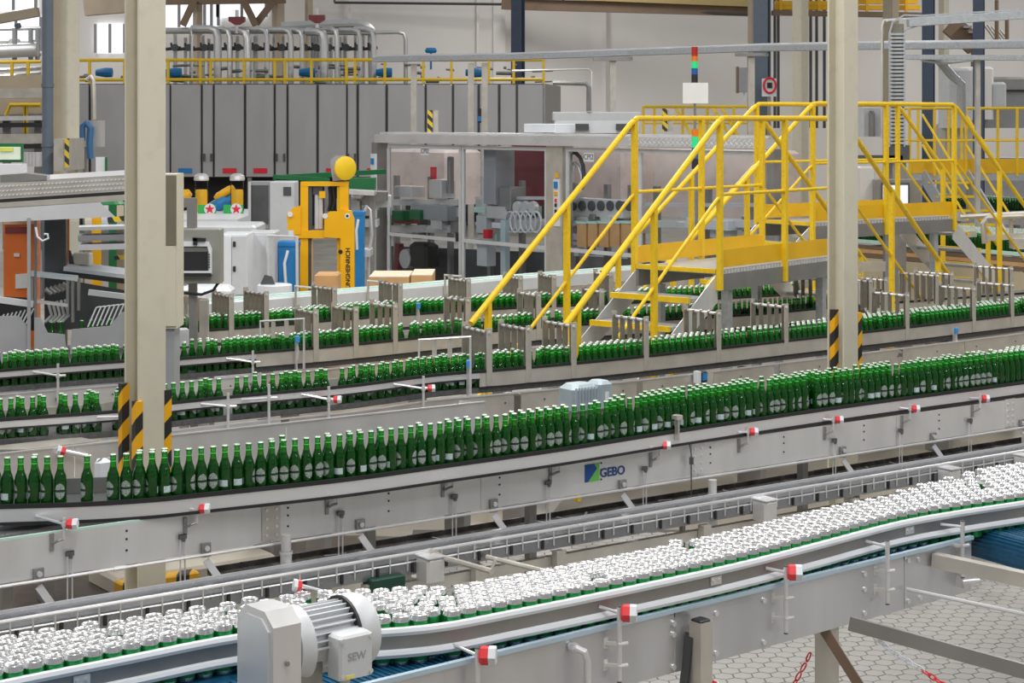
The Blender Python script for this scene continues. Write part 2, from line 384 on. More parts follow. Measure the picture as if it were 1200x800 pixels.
# ================================================================ CAN CONVEYOR (foreground)
ZA = 1.045
fr = [P(u, v, ZA+.125) for u, v in ((-60,812),(0,797),(140,769),(280,742),(360,739),(445,736),(520,729),(600,714),(700,694),(850,662),(950,637),(1050,611),(1120,598),(1200,586),(1290,571))]
for p in fr: p.z = 0
fr = lengthen(fr, .7, 1.3); frail = resample(fr, .05)
bk = [P(u, v, ZA+.156) for u, v in ((-60,757),(28,741),(150,722),(250,705),(330,695),(400,690),(530,685),(600,675),(700,652),(850,620),(1000,588),(1150,548),(1290,500))]
bk = lengthen(bk, .7, 1.3)
def backY(x):
    for a, c in zip(bk, bk[1:]):
        if a.x <= x <= c.x: return a.y+(c.y-a.y)*(x-a.x)/(c.x-a.x)
    return bk[0].y if x < bk[0].x else bk[-1].y
fp = [P(u, v, ZA) for u, v in ((470,792),(680,743),(930,684),(1130,631))]
dA = (fp[-1]-fp[0]).normalized(); nA = V((-dA.y, dA.x, 0))
f0 = fp[0]-dA*1.6; f1 = fp[-1]+dA*.05                      # near side frame line
A = thing('can_conveyor', 'wide stainless conveyor with blue belt carrying green beer cans', 'conveyor', (f0+dA*2.2-V((0,0,ZA)))+nA*.2)
# belt: blue modular surface
k = MB(); 
lo = [f0+dA*t for t in [i*.2 for i in range(0, 26)]]
pts = [p for p in lo]
end = P(1300, 612, ZA)
edge = [f0, f1, f1+dA*.1+nA*.05, P(1320,655,ZA)+dA*1.2]+[V((q.x, q.y, ZA))+nA*.05 for q in bk[::-1]]
k.loft([[V((q.x, q.y, ZA-.03)) for q in edge], [V((q.x, q.y, ZA-.012)) for q in edge]])
belt_o = k.build('belt', M['belt'], A, 0)
# belt module ribs on the open blue areas (transverse)
k = MB()
for i in range(110):
    a = f0+dA*(.9+i*.025)
    k.box(a+nA*.17+UP*(-.011), (.011, .34, .006), math.atan2(dA.y, dA.x))
stuff(k.build('belt_modules', M['belt'], A, 0))
# turned-down ribbed belt end at the far right
k = MB(); e0 = f1+dA*.02; c0 = P(1122,612,ZA); c1 = P(1330,668,ZA)
rowdir = (c1-c0).normalized()
for i in range(9):
    th = i/8*math.pi*.6; r = .075
    off = -V((-rowdir.y, rowdir.x, 0))*r*math.sin(th)+UP*(-r+r*math.cos(th))
    k.bar(c0+off-rowdir*.05, c1+off, .022, .018)
for j in range(7):
    q = V((-rowdir.y, rowdir.x, 0))*(.028*(j+1)); k.bar(c0+q*1.0-rowdir*.0, c1+q, .018, .010)
stuff(k.build('belt_nose', M['belt'], A, 0))
# near side plate in panels, with light top strip
k0 = 0; cuts = [0, 1.55, 2.43, 3.35, (f1-f0).length]
pj = [at_u([f0, f1], uu)[0] for uu in (790, 1059)]
cuts = [0, (pj[0]-f0).length, (pj[1]-f0).length, (f1-f0).length]
for a, c in zip(cuts, cuts[1:]):
    k = MB(); pa, pb = f0+dA*(a+.003), f0+dA*(c-.003)
    k.bar(pa+UP*(-.125), pb+UP*(-.125), .006, .225); k.build('side_panel', M['steel_a'], A, 0)
k = MB(); k.bar(f0+UP*.0-nA*.004, f1-nA*.004, .022, .016); k.build('wear_strip', mat('pale_blue_strip', (.45,.58,.68), 0, .35, .03), A, 0)
k = MB(); k.bar(f0+nA*.62-UP*.1, f1+nA*.62-UP*.1, .006, .15); k.build('back_plate', M['steel_dk'], A, 0)
# bolts on the near plate
k = MB()
for u, v in ((666,755),(788,730),(788,743),(788,781),(838,718),(838,765),(894,703),(894,752),(1063,656),(1075,655),(1063,704),(1077,700),(1012,672),(1012,690),(1012,718)):
    q, _ = at_u([f0, f1], u); q.z = HC-(v-VH)*q.y/FPX; k.disc(q-nA*.003, -nA, .011, 8, .008)
stuff(k.build('bolts', M['steel_lt'], A))
# guide rail in front of the cans: upper tube, plate, lower tube
k = MB(); k.sweep(frail, [(-.012,ZA+.098),(-.017,ZA+.11),(-.012,ZA+.122),(0,ZA+.125),(.012,ZA+.122),(.014,ZA+.098)]); k.build('upper_guide_rail', M['white'], A)
k = MB(); k.sweep(frail, [(.0,ZA+.05),(.0,ZA+.098),(.006,ZA+.098),(.006,ZA+.05)]); k.build('guide_plate', M['steel_dk'], A, 0)
k = MB(); k.sweep(frail, [(-.010,ZA+.022),(-.015,ZA+.034),(-.010,ZA+.046),(.0,ZA+.05),(.010,ZA+.046),(.012,ZA+.022)]); k.build('lower_guide_rail', M['white'], A)
for u in (95, 838, 1065):
    k = MB(); q, t = at_u(frail, u); n = V((-t.y, t.x, 0)); q.z = ZA+.076
    k.bar(q-t*.028-n*.004, q+t*.028-n*.004, .006, .032); jo = k.build('rail_joint_plate', M['steel'], A)
    for s_ in (-.015, .015): k = MB(); k.disc(q+t*s_-n*.006, -n, .006, 8, .006); k.build('bolt', M['steel_lt'], jo)
# rear guide rail
rr = resample([V((p.x, p.y, 0))+V((-.62, .78, 0))*.02 for p in bk], .1)
k = MB(); k.sweep(rr, [(0,ZA+.03),(0,ZA+.075),(.012,ZA+.075),(.012,ZA+.03)]); k.build('rear_guide_rail', M['steel_dk'], A)
for u in (120, 330, 600, 800, 980):
    k = MB(); q, t = at_u(rr, u); q.z = 0; k.bar(q+V((-.62,.78,0))*.05+UP*(ZA-.15), q+V((-.62,.78,0))*.05+UP*(ZA+.05), .02, .02); k.build('rear_rail_post', M['steel_dk'], A)
# hexagonal two-colour star knob, local: shaft along +x
def hexknob(parent, pos, dirv, r=.021, L=.034, name='knob'):
    R = V(dirv).normalized().to_track_quat('Z', 'Y').to_matrix()
    k = MB(); k.lathe([(r*.8, 0), (r, L*.12), (r, L*.55)], 6, pos, R=R); o = k.build(name, M['red'], parent, 0)
    k = MB(); k.lathe([(r*1.02, L*.55), (r*1.02, L*.95), (r*.9, L)], 6, pos, R=R); k.build('knob_cap', M['white'], o, 0); return o
def can_post(u, top_v, knob, u_rail=None, low=.27, kd=1.0):
    "post clamped to the side plate which holds the guide rail by a cross rod"
    q, _ = at_u([f0, f1], u); base = q-nA*.045
    zt = HC-(top_v-VH)*base.y/FPX
    k = MB(); k.cyl(V((base.x, base.y, zt-low)), V((base.x, base.y, zt)), .0095, 10)
    post = k.build('rail_post', M['steel_lt'], A)
    k = MB(); k.cyl(V((base.x, base.y, zt)), V((base.x, base.y, zt+.004)), .008, 10); k.build('end_cap', M['dark'], post); k = MB(); k.cyl(V((base.x,base.y,zt-low-.006)), V((base.x,base.y,zt-low)), .0085, 10); k.build('end_cap', M['dark'], post)
    for dz in (low-.135, low-.055) if low > .2 else (low-.05,):
        zc = zt-low+ (low-dz) - (low-.19) if False else zt-dz
        k = MB(); k.cyl(V((base.x, base.y, zc))-dA*.008-nA*.002, V((base.x, base.y, zc))+dA*.03-nA*.012, .0075, 8)
        k.bar(V((base.x, base.y, zc)), V((base.x, base.y, zc))+nA*.045-dA*.03, .012, .012)
        k.box(V((base.x, base.y, zc))+nA*.044-dA*.03, (.02, .008, .04), math.atan2(dA.y, dA.x)); k.build('post_clamp', M['steel'], post)
    zr = zt-.022; a = V((base.x, base.y, zr))
    tgt = (at_u(frail, u_rail or u-16)[0]); tgt.z = min(ZA+.076, zr+.02)
    k = MB(); k.tube([a, tgt], .006, 8); k.build('cross_rod', M['steel_lt'], post)
    if knob: hexknob(post, a+dA*.006-nA*.004, (dA*.7-nA*.72), .033, .058)
    return post
can_post(550, 760, True, 530, .3); can_post(716, 711, True, 702, .27); can_post(911, 664, True, 897, .26)
can_post(1030, 634, False, 1014, .26); can_post(1118, 611, False, 1102, .24)
# support post of square tube with a black cap
q, _ = at_u([f0, f1], 808); q = q-nA*.06; q.z = 0
k = MB(); k.box((q.x, q.y, .50), (.062, .062, 1.0), math.atan2(dA.y, dA.x)); leg = k.build('leg', M['tan_steel'], A, 0)
k = MB(); k.cbox((q.x, q.y, 1.004), (.056, .056, .01), .004, math.atan2(dA.y, dA.x)); k.build('leg_cap', M['black'], leg, 0)
k = MB(); k.bar(q+nA*.045-dA*.02+UP*.74, q+nA*.045-dA*.02+UP*.95, .05, .01, dA); k.bar(q+nA*.05-dA*.05+UP*.70, q+nA*.03-dA*.03+UP*.94, .04, .008, dA); k.build('leg_bracket', M['dark'], leg, 0)
for s_ in (-1, 1): hexknob(leg, q+dA*.045*s_-nA*.02+UP*.75, dA*s_, .02, .02)
# feed pipe on the plate
q, _ = at_u([f0, f1], 668); q = q-nA*.006; q.z = HC-(758-VH)*q.y/FPX
k = MB(); k.tube([q, q-nA*.03, q-nA*.05+dA*.02-UP*.01, q-nA*.055+dA*.03-UP*.04, q-nA*.055+dA*.03-UP*.4], .014, 10); k.cyl(q-nA*.004, q-nA*.028, .02, 6); k.build('drain_pipe', M['steel_lt'], A)
# far leg with diagonal braces and the outfeed frame at the right
q, _ = at_u([f0, f1], 980); lq = q+nA*.05
k = MB(); k.box((lq.x, lq.y, .48), (.07, .07, .95), math.atan2(dA.y, dA.x)); leg = k.build('leg', M['tan_steel'], A, 0)
def flatbar(name, a, c, w=.03, h=.05, m='steel_dk'):
    k = MB(); k.bar(a, c, w, h); return k.build(name, M[m], A, 0)
flatbar('brace', V((lq.x-.02, lq.y-.05, .80)), V((lq.x-.02, lq.y-.05, .80))+V((.35, -.1, -.55)), .012, .04, 'brown')
ba = P(1000, 731, .93)+nA*.02; bb = D(1240, 797, ba.y-.25)
flatbar('brace', ba, bb, .02, .055, 'steel_dk')
ta = at_u([f0, f1], 1092)[0]-nA*.01-UP*.055; tb = D(1260, 691, ta.y-.35)
flatbar('outfeed_beam', ta, tb, .05, .06, 'tan_steel')
ra = D(1062, 690, at_u([f0, f1], 1062)[0].y-.03); rb_ = D(1260, 732, ra.y-.3)
k = MB(); k.tube([ra, rb_], .009, 8); k.build('tie_rod', M['steel_lt'], A)
q, _ = at_u([f0, f1], 1120); k = MB(); k.box(q+nA*.05-UP*.16, (.13, .09, .12), math.atan2(dA.y, dA.x)); k.build('bearing_block', M['dark'], A, 0)
k = MB(); k.bar(q+dA*.0-UP*.2-nA*.02, q-UP*.02-nA*.02, .05, .008, dA); k.build('end_plate', M['steel'], A, 0)
q2 = at_u([f0, f1], 1118)[0]-nA*.05-UP*.17; k = MB(); k.cyl(q2-dA*.01, q2+dA*.07-nA*.03, .012, 10); k.build('clamp_lever', M['steel_lt'], A)
# ---------------------------------------------------------------- geared motor on the near edge
mo = D(352, 752, 5.62); gm = thing('gear_motor', 'grey finned gear motor with stainless casing beside the blue belt', 'motor', V((mo.x, mo.y, 0.8)), math.atan2(dA.y, dA.x), local=True)
zc = mo.z-.8
k = MB(); cs = [(-.105,-.45),(.105,-.45),(.105,.095),(.055,.135),(-.055,.135),(-.105,.095)]
k.prism([V((-.165, y, zc+z)) for y, z in cs], (.10, 0, 0)); k.build('casing', M['steel'], gm, 0)
k = MB(); k.prism([V((-.170, y*.8, zc+z*.82)) for y, z in cs], (.006, 0, 0)); k.build('casing_cover', M['steel_lt'], gm, 0)
R = Matrix.Rotation(math.pi/2, 3, 'Y')
k = MB(); k.lathe([(.075,-.065),(.11,-.06),(.118,-.03),(.118,-.012),(.10,-.008)], 28, (0,0,zc), R=R); k.build('flange', M['ltgrey'], gm)
k = MB(); k.lathe([(.092,-.012),(.092,.165)], 28, (0,0,zc), R=R); mb_ = k.build('motor_body', M['ltgrey'], gm)
for i in range(30):
    a = i*12; rad = math.radians(a)
    if 190 < a < 262: continue
    c = V((.076, math.cos(rad)*.098, zc+math.sin(rad)*.098)); k = MB()
    k.box(c, (.165, .022, .0045), R=Matrix.Rotation(rad, 3, 'X')); k.build('cooling_fin', M['ltgrey'], gm, 0)
k = MB(); k.lathe([(.112,.155),(.118,.165),(.118,.215),(.108,.235),(.06,.24)], 28, (0,0,zc), R=R); k.build('fan_cowl', M['ltgrey'], gm)
k = MB(); k.lathe([(.1185,.150),(.120,.158)], 28, (0,0,zc), R=R); k.build('cowl_gap', M['black'], gm)
k = MB(); k.cbox((.10, -.128, zc-.025), (.125, .075, .135), .008); tb_ = k.build('terminal_box', M['ltgrey'], gm, 0)
k = MB()
for x in (.047, .153):
    for z in (-.08, .03): k.disc((x, -.166, zc+z), (0,-1,0), .008, 8, .003)
stuff(k.build('box_screws', M['steel'], tb_))
lettering('lettering', 'SEW', .034, M['grey'], tb_, (.10, -.1662, zc-.025), (1,0,0), depth=.0006, bold=.0006)
k = MB(); k.box((.075, -.1665, zc-.085), (.03, .002, .012)); k.build('rating_plate', mat('yellow_sticker', (.8,.72,.2), 0, .5), tb_, 0)
k = MB(); k.cyl((.08, -.13, zc-.13), (.08, -.13, zc-.092), .016, 8); k.build('cable_gland', M['tan_steel'], tb_)
k = MB(); k.disc((-.118, -.108, zc-.02), (0,-1,0), .008, 6, .006); k.build('casing_bolt', M['steel_dk'], gm)
k = MB(); k.box((-.03, 0, zc-.23), (.12, .16, .36)); k.build('mounting_foot', M['steel_dk'], gm, 0)
# loose red knob of the rear rail beside the motor
k = MB(); 
q = P(352, 689, ZA+.17)+V((0,.03,0)); k.tube([q, q+V((.09,.02,-.03))], .008, 8); rk = k.build('rear_rail_rod', M['steel_lt'], A); hexknob(rk, q, V((-1,-.3,.2)), .023, .03)
# ---------------------------------------------------------------- beer cans
k = MB(); k.mi = 1; k.lathe([(.024,0),(.029,.004),(.0325,.016)], 14, cap1=False); k.mi = 0; k.lathe([(.0325,.016),(.033,.022),(.033,.149)], 14, cap0=False, cap1=False); can_body = k.mesh('can_body', [M['can'], M['lid']])
k = MB(); k.lathe([(.033,.149),(.0325,.153),(.0298,.1635),(.0296,.1672),(.0288,.168),(.0278,.1672),(.0262,.1635),(.0242,.1642),(.0,.1642)], 14, cap0=False, cap1=False); can_lid = k.mesh('lid', M['lid'])
k = MB(); k.box((.006,0,.1658), (.024,.015,.0014)); k.box((-.010,0,.1652), (.008,.010,.0012)); can_tab = k.mesh('pull_tab', M['steel_dk'], 0)
k = MB(); k.lathe([(.0331,.02),(.0331,.034)], 14, cap0=False, cap1=False); 
cans = []
fine = resample(fr, .00665); fnrm = normals(fine)
for j in range(9):
    for i in range(5*(j % 2), len(fine), 10):
        p = fine[i]+fnrm[i]*(.036+j*.0578)+V((random.uniform(-.0008,.0008), random.uniform(-.0008,.0008), 0))
        if p.y+.010 > backY(p.x) or random.random() < .006: continue
        u = 600+p.x*FPX/p.y
        if -160 < u < 1420: cans.append(p)
cans = [c for i, c in enumerate(cans) if not any((c-o).length_squared < .0630**2 for o in cans[:i])]
for i in range(0, len(fine), 2):                                   # close the gaps where the rail bends
    for j in range(40):
        p = fine[i]+fnrm[i]*(.036+j*.012)
        if p.y+.010 > backY(p.x) or not -160 < 600+p.x*FPX/p.y < 1420: continue
        if not any((p-o).length_squared < .0655**2 for o in cans): cans.append(p)
cans.sort(key=lambda c: c.y+(0 if -22 < 600+c.x*FPX/c.y < 1222 else 50)); ncan = cans[:300]
print('cans', len(cans))
for c in ncan:
    o = put('beer_can', can_body, None, (c.x, c.y, ZA-.012)); tag(o, 'green beer can with bright silver lid packed on the blue belt', 'can', 'cans packed on the can conveyor')
    o.rotation_euler.z = random.uniform(0, 6.28)
    l = put('lid', can_lid, o); put('pull_tab', can_tab, l)
if len(cans) > 300:
    k = MB()
    for c in cans[300:]:
        z = ZA-.012; k.mi = 0; k.lathe([(.029,z),(.033,z+.012),(.033,z+.149)], 10, (c.x,c.y,0), cap1=False)
        k.mi = 1; k.lathe([(.033,z+.149),(.0298,z+.1635),(.0288,z+.168),(.0262,z+.1635),(.0,z+.1642)], 10, (c.x,c.y,0), cap0=False, cap1=False)
        a = random.uniform(0, 6.28); k.box((c.x, c.y, z+.165), (.022,.014,.0014), a)
    o = k.build('beer_can_field', [M['can'], M['lid']], None); stuff(o); tag(o, 'silver-lidded green cans massed at the far end of the blue belt', 'cans')
# ---------------------------------------------------------------- red and white safety chains hanging by the leg
def chain(label, pts, cols):
    t = thing('safety_chain', label, 'chain', pts[0]); n = 0
    for a, c in zip(pts, pts[1:]):
        L = (c-a).length; m = max(1, int(L/.030)); d = (c-a).normalized()
        for i in range(m):
            ctr = a+d*(i+.5)*L/m; s = d.cross(UP).normalized() if n % 2 else d.cross(d.cross(UP)).normalized()
            ring = [ctr+d*.021*math.cos(q*math.pi/6)*(1.0)+s*.010*math.sin(q*math.pi/6) for q in range(13)]
            k = MB(); k.tube(ring, .0035, 5, False); k.build('chain_link', M[cols(n)], t); n += 1
dq = at_u([f0, f1], 940)[0].y+.35
chain('short red plastic chain hanging left of the conveyor leg', [D(950,764,dq), D(945,775,dq-.02), D(938,788,dq-.04), D(928,806,dq-.06)], lambda n: 'red')
c0 = at_u([f0, f1], 1040)[0].y
chain('red and white plastic chain sagging right of the conveyor leg', [D(1024,746,c0+.1), D(1048,765,c0), D(1075,781,c0-.1), D(1110,805,c0-.2)], lambda n: 'white' if n < 9 else 'red')
# ================================================================ BOTTLES
bp = [(.026,0),(.0295,.003),(.0305,.010),(.0305,.118),(.0295,.128),(.0268,.137),(.0275,.1405),(.0240,.147),(.0185,.162),(.0155,.178),(.0138,.200),(.0135,.216),(.0148,.219),(.0148,.224),(.013,.228)]
k = MB(); k.lathe(bp, 14, cap1=False); bot_glass = k.mesh('bottle_glass', M['bottle'], 60)
k = MB(); k.lathe([(.024,.004),(.0285,.010),(.0285,.118),(.027,.130),(.0225,.146),(.0165,.162),(.0138,.170)], 12); bot_beer = k.mesh('beer', M['beer'], 60)
k = MB(); k.lathe([(.0138,.1705),(.0126,.182),(.0121,.1985)], 12); bot_nb = k.mesh('neck_beer', M['neck_beer'], 60)
k = MB(); k.mi = 1; k.lathe([(.0135,.2215),(.0160,.2225),(.0158,.2305)], 12, cap0=False, cap1=False); k.mi = 0; k.lathe([(.0158,.2305),(.0135,.2345),(.0,.235)], 12, cap0=False, cap1=False); bot_cap = k.mesh('cap', [M['cap'], M['cap_skirt']])
k = MB(); k.lathe([(.0146,.1975),(.0144,.2025)], 14, cap0=False, cap1=False); bot_neck = k.mesh('meniscus_glint', M['neck'])
def label_patch(a0, a1, z0, z1, r, oval, n=8, m=8):
    "printed label wrapped on the bottle: rounded outline"
    k = MB(); rows = []
    for j in range(m+1):
        t = j/m; z = z0+(z1-z0)*t; w = math.sqrt(max(0, 1-(2*t-1)**2)) if oval else 1
        w = max(w, .12); rows.append([V((r*math.sin((a0+a1)/2+(a1-a0)/2*w*(2*i/n-1)), -r*math.cos((a0+a1)/2+(a1-a0)/2*w*(2*i/n-1)), z)) for i in range(n+1)])
    return k.loft(rows, False, False, close=False)
lm = mat('oval_label_print', (.33,.39,.36), .25, .34, .6, 200); N = lm.node_tree.nodes; L = lm.node_tree.links
tc = N.new('ShaderNodeTexCoord'); sx = N.new('ShaderNodeSeparateXYZ'); L.new(tc.outputs['Object'], sx.inputs[0])
sb = N.new('ShaderNodeMath'); sb.operation = 'COMPARE'; sb.inputs[1].default_value = .067; sb.inputs[2].default_value = .006; L.new(sx.outputs['Z'], sb.inputs[0])
mx = N.new('ShaderNodeMix'); mx.data_type = 'RGBA'; old = N['Principled BSDF'].inputs['Base Color'].links[0].from_socket
L.new(old, mx.inputs['A']); mx.inputs['B'].default_value = (.02,.05,.03,1); L.new(sb.outputs[0], mx.inputs['Factor']); L.new(mx.outputs['Result'], N['Principled BSDF'].inputs['Base Color'])
oval = label_patch(-.85, .85, .028, .104, .0309, True).mesh('front_label', lm, 60, False)
back = label_patch(math.pi-.75, math.pi+.75, .030, .062, .0309, False).mesh('back_label', M['beltlabel'], 60, False)
bottle_slots = []      # (x, y, z, row) in every conveyor; the 300 nearest become single bottles
def fill_file(path, off, z, dens, row, gap=.0628, jit=.004, umin=-200, umax=1420):
    rs = resample([p+n*off for p, n in zip(path, normals(path))][::2], gap)
    run = 0
    for p in rs:
        u = 600+p.x*FPX/p.y
        if u < umin or u > umax: continue
        dd = dens(u) if callable(dens) else dens
        if random.random() > dd: continue
        q = p+V((random.uniform(-.0008,.0008), random.uniform(-jit,jit)*.3, 0)); bottle_slots.append((q.x, q.y, z, row))
def rail_path(pts, z, step=.06):
    r = [P(u, v, z) for u, v in pts]
    for p in r: p.z = 0
    return resample(lengthen(r, 1.6, 2.2) if pts[0][0] < 100 else lengthen(r, .01, 1.5), step)
def frange(path, u0, u1): return [p for p in path if u0 <= 600+p.x*FPX/p.y <= u1]
# ================================================================ FRONT BOTTLE CONVEYOR
ZB = 1.03
bpath = rail_path(((-80,594),(0,591),(100,588),(180,583),(240,577),(400,560),(525,543),(660,524),(800,502),(1000,473),(1195,447),(1300,431)), ZB+.012)
q0, q1 = P(0, 634, .93), P(1190, 467, .93); dB = (q1-q0).normalized(); nB = V((-dB.y, dB.x, 0)); rzB = math.atan2(dB.y, dB.x)
b0, b1 = q0-dB*2.0, q1+dB*2.6; bline = [b0, b1]
B = thing('bottle_conveyor', 'long stainless conveyor with printed logo carrying the front file of green bottles', 'conveyor', V((0, 10.3, 0)))
k = MB(); k.sweep(bpath, [(.012,ZB-.03),(.012,ZB-.002),(.27,ZB-.002),(.27,ZB-.03)]); k.build('slat_chain', M['chain_belt'], B, 0)
k = MB(); k.sweep(bpath, [(.0,ZB-.074),(.0,ZB-.008),(.008,ZB-.008),(.008,ZB-.074)]); gr = k.build('guide_rail', M['steel_lt'], B)
k = MB(); k.sweep(bpath, [(-.004,ZB-.010),(-.004,ZB+.012),(.010,ZB+.012),(.010,ZB-.010)]); k.build('wear_strip', M['black'], gr)
k = MB(); k.sweep(bpath, [(-.004,ZB-.090),(-.004,ZB-.074),(.010,ZB-.074),(.010,ZB-.090)]); k.build('wear_strip', M['black'], gr)
k = MB(); bp2 = offset(bpath, .275); k.sweep(bp2, [(0,ZB-.05),(0,ZB+.075),(.01,ZB+.075),(.01,ZB-.05)]); k.build('rear_guide_rail', M['steel_dk'], B)
# lower chain seen at the left, where the rail bends away from the side plate
k = MB(); k.prism([b0+UP*-.03+nB*.01, at_u(bline, 260)[0]-UP*.03+nB*.01, at_u(bline, 260)[0]+nB*.3-UP*.03, b0+nB*.3-UP*.03], (0,0,.012)); k.build('return_chain', M['track'], B, 0)
k = MB(); k.bar(b0+UP*.006+nB*.003, at_u(bline, 300)[0]+UP*.006+nB*.003, .012, .012); k.build('mint_edge', M['mint'], B, 0)
bc = [0]+[(at_u(bline, u)[0]-b0).length for u in (317, 563, 817, 1050, 1183)]+[(b1-b0).length]
for a, c in zip(bc, bc[1:]):
    k = MB(); k.bar(b0+dB*(a+.002)-UP*.1, b0+dB*(c-.002)-UP*.1, .005, .2); k.build('side_panel', M['steel'], B, 0)
k = MB(); k.bar(b0+nB*.3-UP*.1, b1+nB*.3-UP*.1, .005, .2); k.build('rear_panel', M['steel_dk'], B, 0)
k = MB(); k.tube([b0-nB*.03-UP*.205, b1-nB*.03-UP*.205], .008, 8); k.build('drip_rod', M['steel_lt'], B)
q = at_u(bline, 137)[0]; k = MB(); k.cyl(q-nB*.03-UP*.205-dB*.03, q-nB*.03-UP*.205+dB*.03, .012, 8); k.build('rod_coupling', M['steel_lt'], B)
# joint plates with bolts
for u in (317, 817, 1183):
    q, _ = at_u(bline, u); k = MB(); k.box(q-nB*.006-UP*.09, (.105, .008, .19), rzB); jp = k.build('joint_plate', M['tan_steel'] if u < 400 else M['steel'], B, 0)
    k = MB()
    for x in (-.028, .028):
        for z in (-.03, -.075, -.12, -.16): k.disc(q-nB*.010+dB*x+UP*z, -nB, .008, 8, .006)
    stuff(k.build('bolts', M['steel_lt'], jp))
k = MB()
for u in (148, 337, 455, 585, 704, 832, 918, 1012, 1100):
    q, _ = at_u(bline, u)
    for z in (-.035, -.075, -.13): k.disc(q-nB*.003+UP*z, -nB, .006, 6, .003)
stuff(k.build('plate_holes', M['black'], B))
# logo: blue and green arrow block and the maker's lettering
q, _ = at_u(bline, 685); g0 = q-nB*.0045
def onplate(x, z): return g0+dB*x+UP*z
k = MB(); k.prism([onplate(0,-.135), onplate(0,-.032), onplate(.067,-.032), onplate(.088,-.062), onplate(.022,-.135)], -nB*.0015); lg = k.build('logo', mat('logo_blue', (.01,.09,.36), 0, .5, .02), B, 0)
k = MB(); k.prism([onplate(.022,-.135), onplate(.088,-.062), onplate(.067,-.032), onplate(.105,-.032), onplate(.105,-.135)], -nB*.0014); k.build('logo_corner', mat('logo_green', (.18,.62,.10), 0, .5, .02), lg, 0)
lettering('lettering', 'GEBO', .072, mat('logo_navy', (.015,.07,.26), 0, .5, .02), B, onplate(.205,-.096)-nB*.001, dB, depth=.0006, bold=.0016)
# rail clamps with knobs
def rail_clamp(parent, path, pl, n, d, u, z, rod=.06, knob=True, kdir=None, tilt=0.0):
    q, _ = at_u(pl, u-13); q = q-n*.035
    k = MB(); k.cyl(V((q.x,q.y,z-.075)), V((q.x,q.y,z+.03)), .008, 8); post = k.build('rail_clamp', M['steel'], parent)
    k = MB(); k.box(V((q.x,q.y,z-.085))+n*.028-d*.05, (.018,.012,.085), math.atan2(d.y,d.x)); k.tube([V((q.x,q.y,z-.07)), V((q.x,q.y,z-.075))-d*.03, V((q.x,q.y,z-.09))-d*.05+n*.02], .007, 6)
    k.build('clamp_bracket', M['steel_dk'], post)
    t, tt = at_u(path, u-13-rod*40); t.z = z+.004; nn = V((-tt.y, tt.x, 0))
    k = MB(); k.tube([t-nn*.004, V((q.x,q.y,z))], .007, 8); k.cyl(V((q.x,q.y,z-.012)), V((q.x,q.y,z+.012)), .013, 8); k.build('cross_rod', M['steel_lt'], post)
    if knob: hexknob(post, V((q.x,q.y,z))+d*.012-n*.004, (d*.8-n*.6), .026, .052)
    return post
for u, v, rod in ((85,612,.75),(240,594,.12),(405,572,.2),(540,553,.2),(665,536,.2),(782,520,.2),(885,504,.2),(985,490,.2),(1075,477,.2),(1157,465,.2)):
    q, _ = at_u(bline, u); rail_clamp(B, bpath, bline, nB, dB, u, HC-(v-VH)*(q.y-.03)/FPX, rod)
# hanging rod pairs with black feet, flat drop brackets to the track below, pipe legs
for u in (80, 212, 397, 530, 640, 753, 975, 1053, 1134):
    q, _ = at_u(bline, u); q = q-nB*.02; 
    for x in (-.012, .012): k = MB(); k.cyl(q+dB*x-UP*(.09), q+dB*x-UP*.36, .004, 6); r_ = k.build('hanger_rod', M['steel_lt'], B); k = MB(); k.box(q-UP*.10, (.04,.014,.022), rzB); k.disc(q-UP*.115-nB*.006, -nB, .010, 8, .008); k.build('rod_clip', M['steel_dk'], r_)
    k = MB(); k.box(q-UP*.37, (.05,.03,.03), rzB); k.build('rod_foot', M['black'], r_, 0)
for u in (44, 240, 421, 577, 728, 986, 1092, 1196):
    q, _ = at_u(bline, u); q = q-nB*.012; k = MB(); k.bar(q-UP*.235, q-UP*.355+dB*.07-nB*.05, .036, .008, nB); dbk = k.build('drop_bracket', M['steel_lt'], B, 0)
    k = MB(); k.box(q-UP*.185, (.05,.016,.07), rzB); k.build('bracket_pad', M['steel_dk'], dbk, 0)
    k = MB(); k.disc(q-nB*.01-UP*.175, -nB, .014, 8, .010); k.build('bolt', M['steel_lt'], dbk)
for u, v in ((326,626),(824,562),(1190,507)):
    q, _ = at_u(bline, u); q = q-nB*.085; zt = HC-(v-VH)*q.y/FPX; k = MB(); k.cyl(V((q.x,q.y,zt-.085)), V((q.x,q.y,zt)), .026, 14); k.cyl(V((q.x,q.y,0)), V((q.x,q.y,zt-.085)), .030, 14); pl_ = k.build('leg', M['steel'], B)
    k = MB(); k.cyl(V((q.x,q.y,zt-.10)), V((q.x,q.y,zt-.085)), .034, 14); k.build('leg_collar', M['steel_lt'], pl_)
for u in (20, 450, 640, 960):
    q, _ = at_u(bline, u); q = q+nB*.15; k = MB(); k.box((q.x,q.y,.37), (.05,.05,.74), rzB); k.build('leg', M['steel_dk'], B, 0)
q, _ = at_u(bpath, 791); k = MB(); k.bar(q+UP*(ZB-.05)-nB*.02, q+UP*(ZB+.085)-nB*.02, .03, .012, dB); k.box(q+UP*(ZB+.09)-nB*.02, (.045,.05,.025), rzB); k.build('sensor_bracket', M['tan_steel'], B)
q, _ = at_u(bline, 805); k = MB(); k.tube([q-nB*.02+UP*.02, q-nB*.04-UP*.05, q-nB*.04-UP*.3], .004, 6); k.box(q-nB*.04-UP*.09, (.025,.025,.04)); k.build('sensor_cable', M['dark'], B)
fill_file(bpath, .046, ZB-.002, lambda u: .985, 'B')
fill_file(bpath, .109, ZB-.002, lambda u: .40 if u < 600 else .75, 'B')
fill_file(bpath, .172, ZB-.002, lambda u: .04 if u < 700 else .55, 'B')
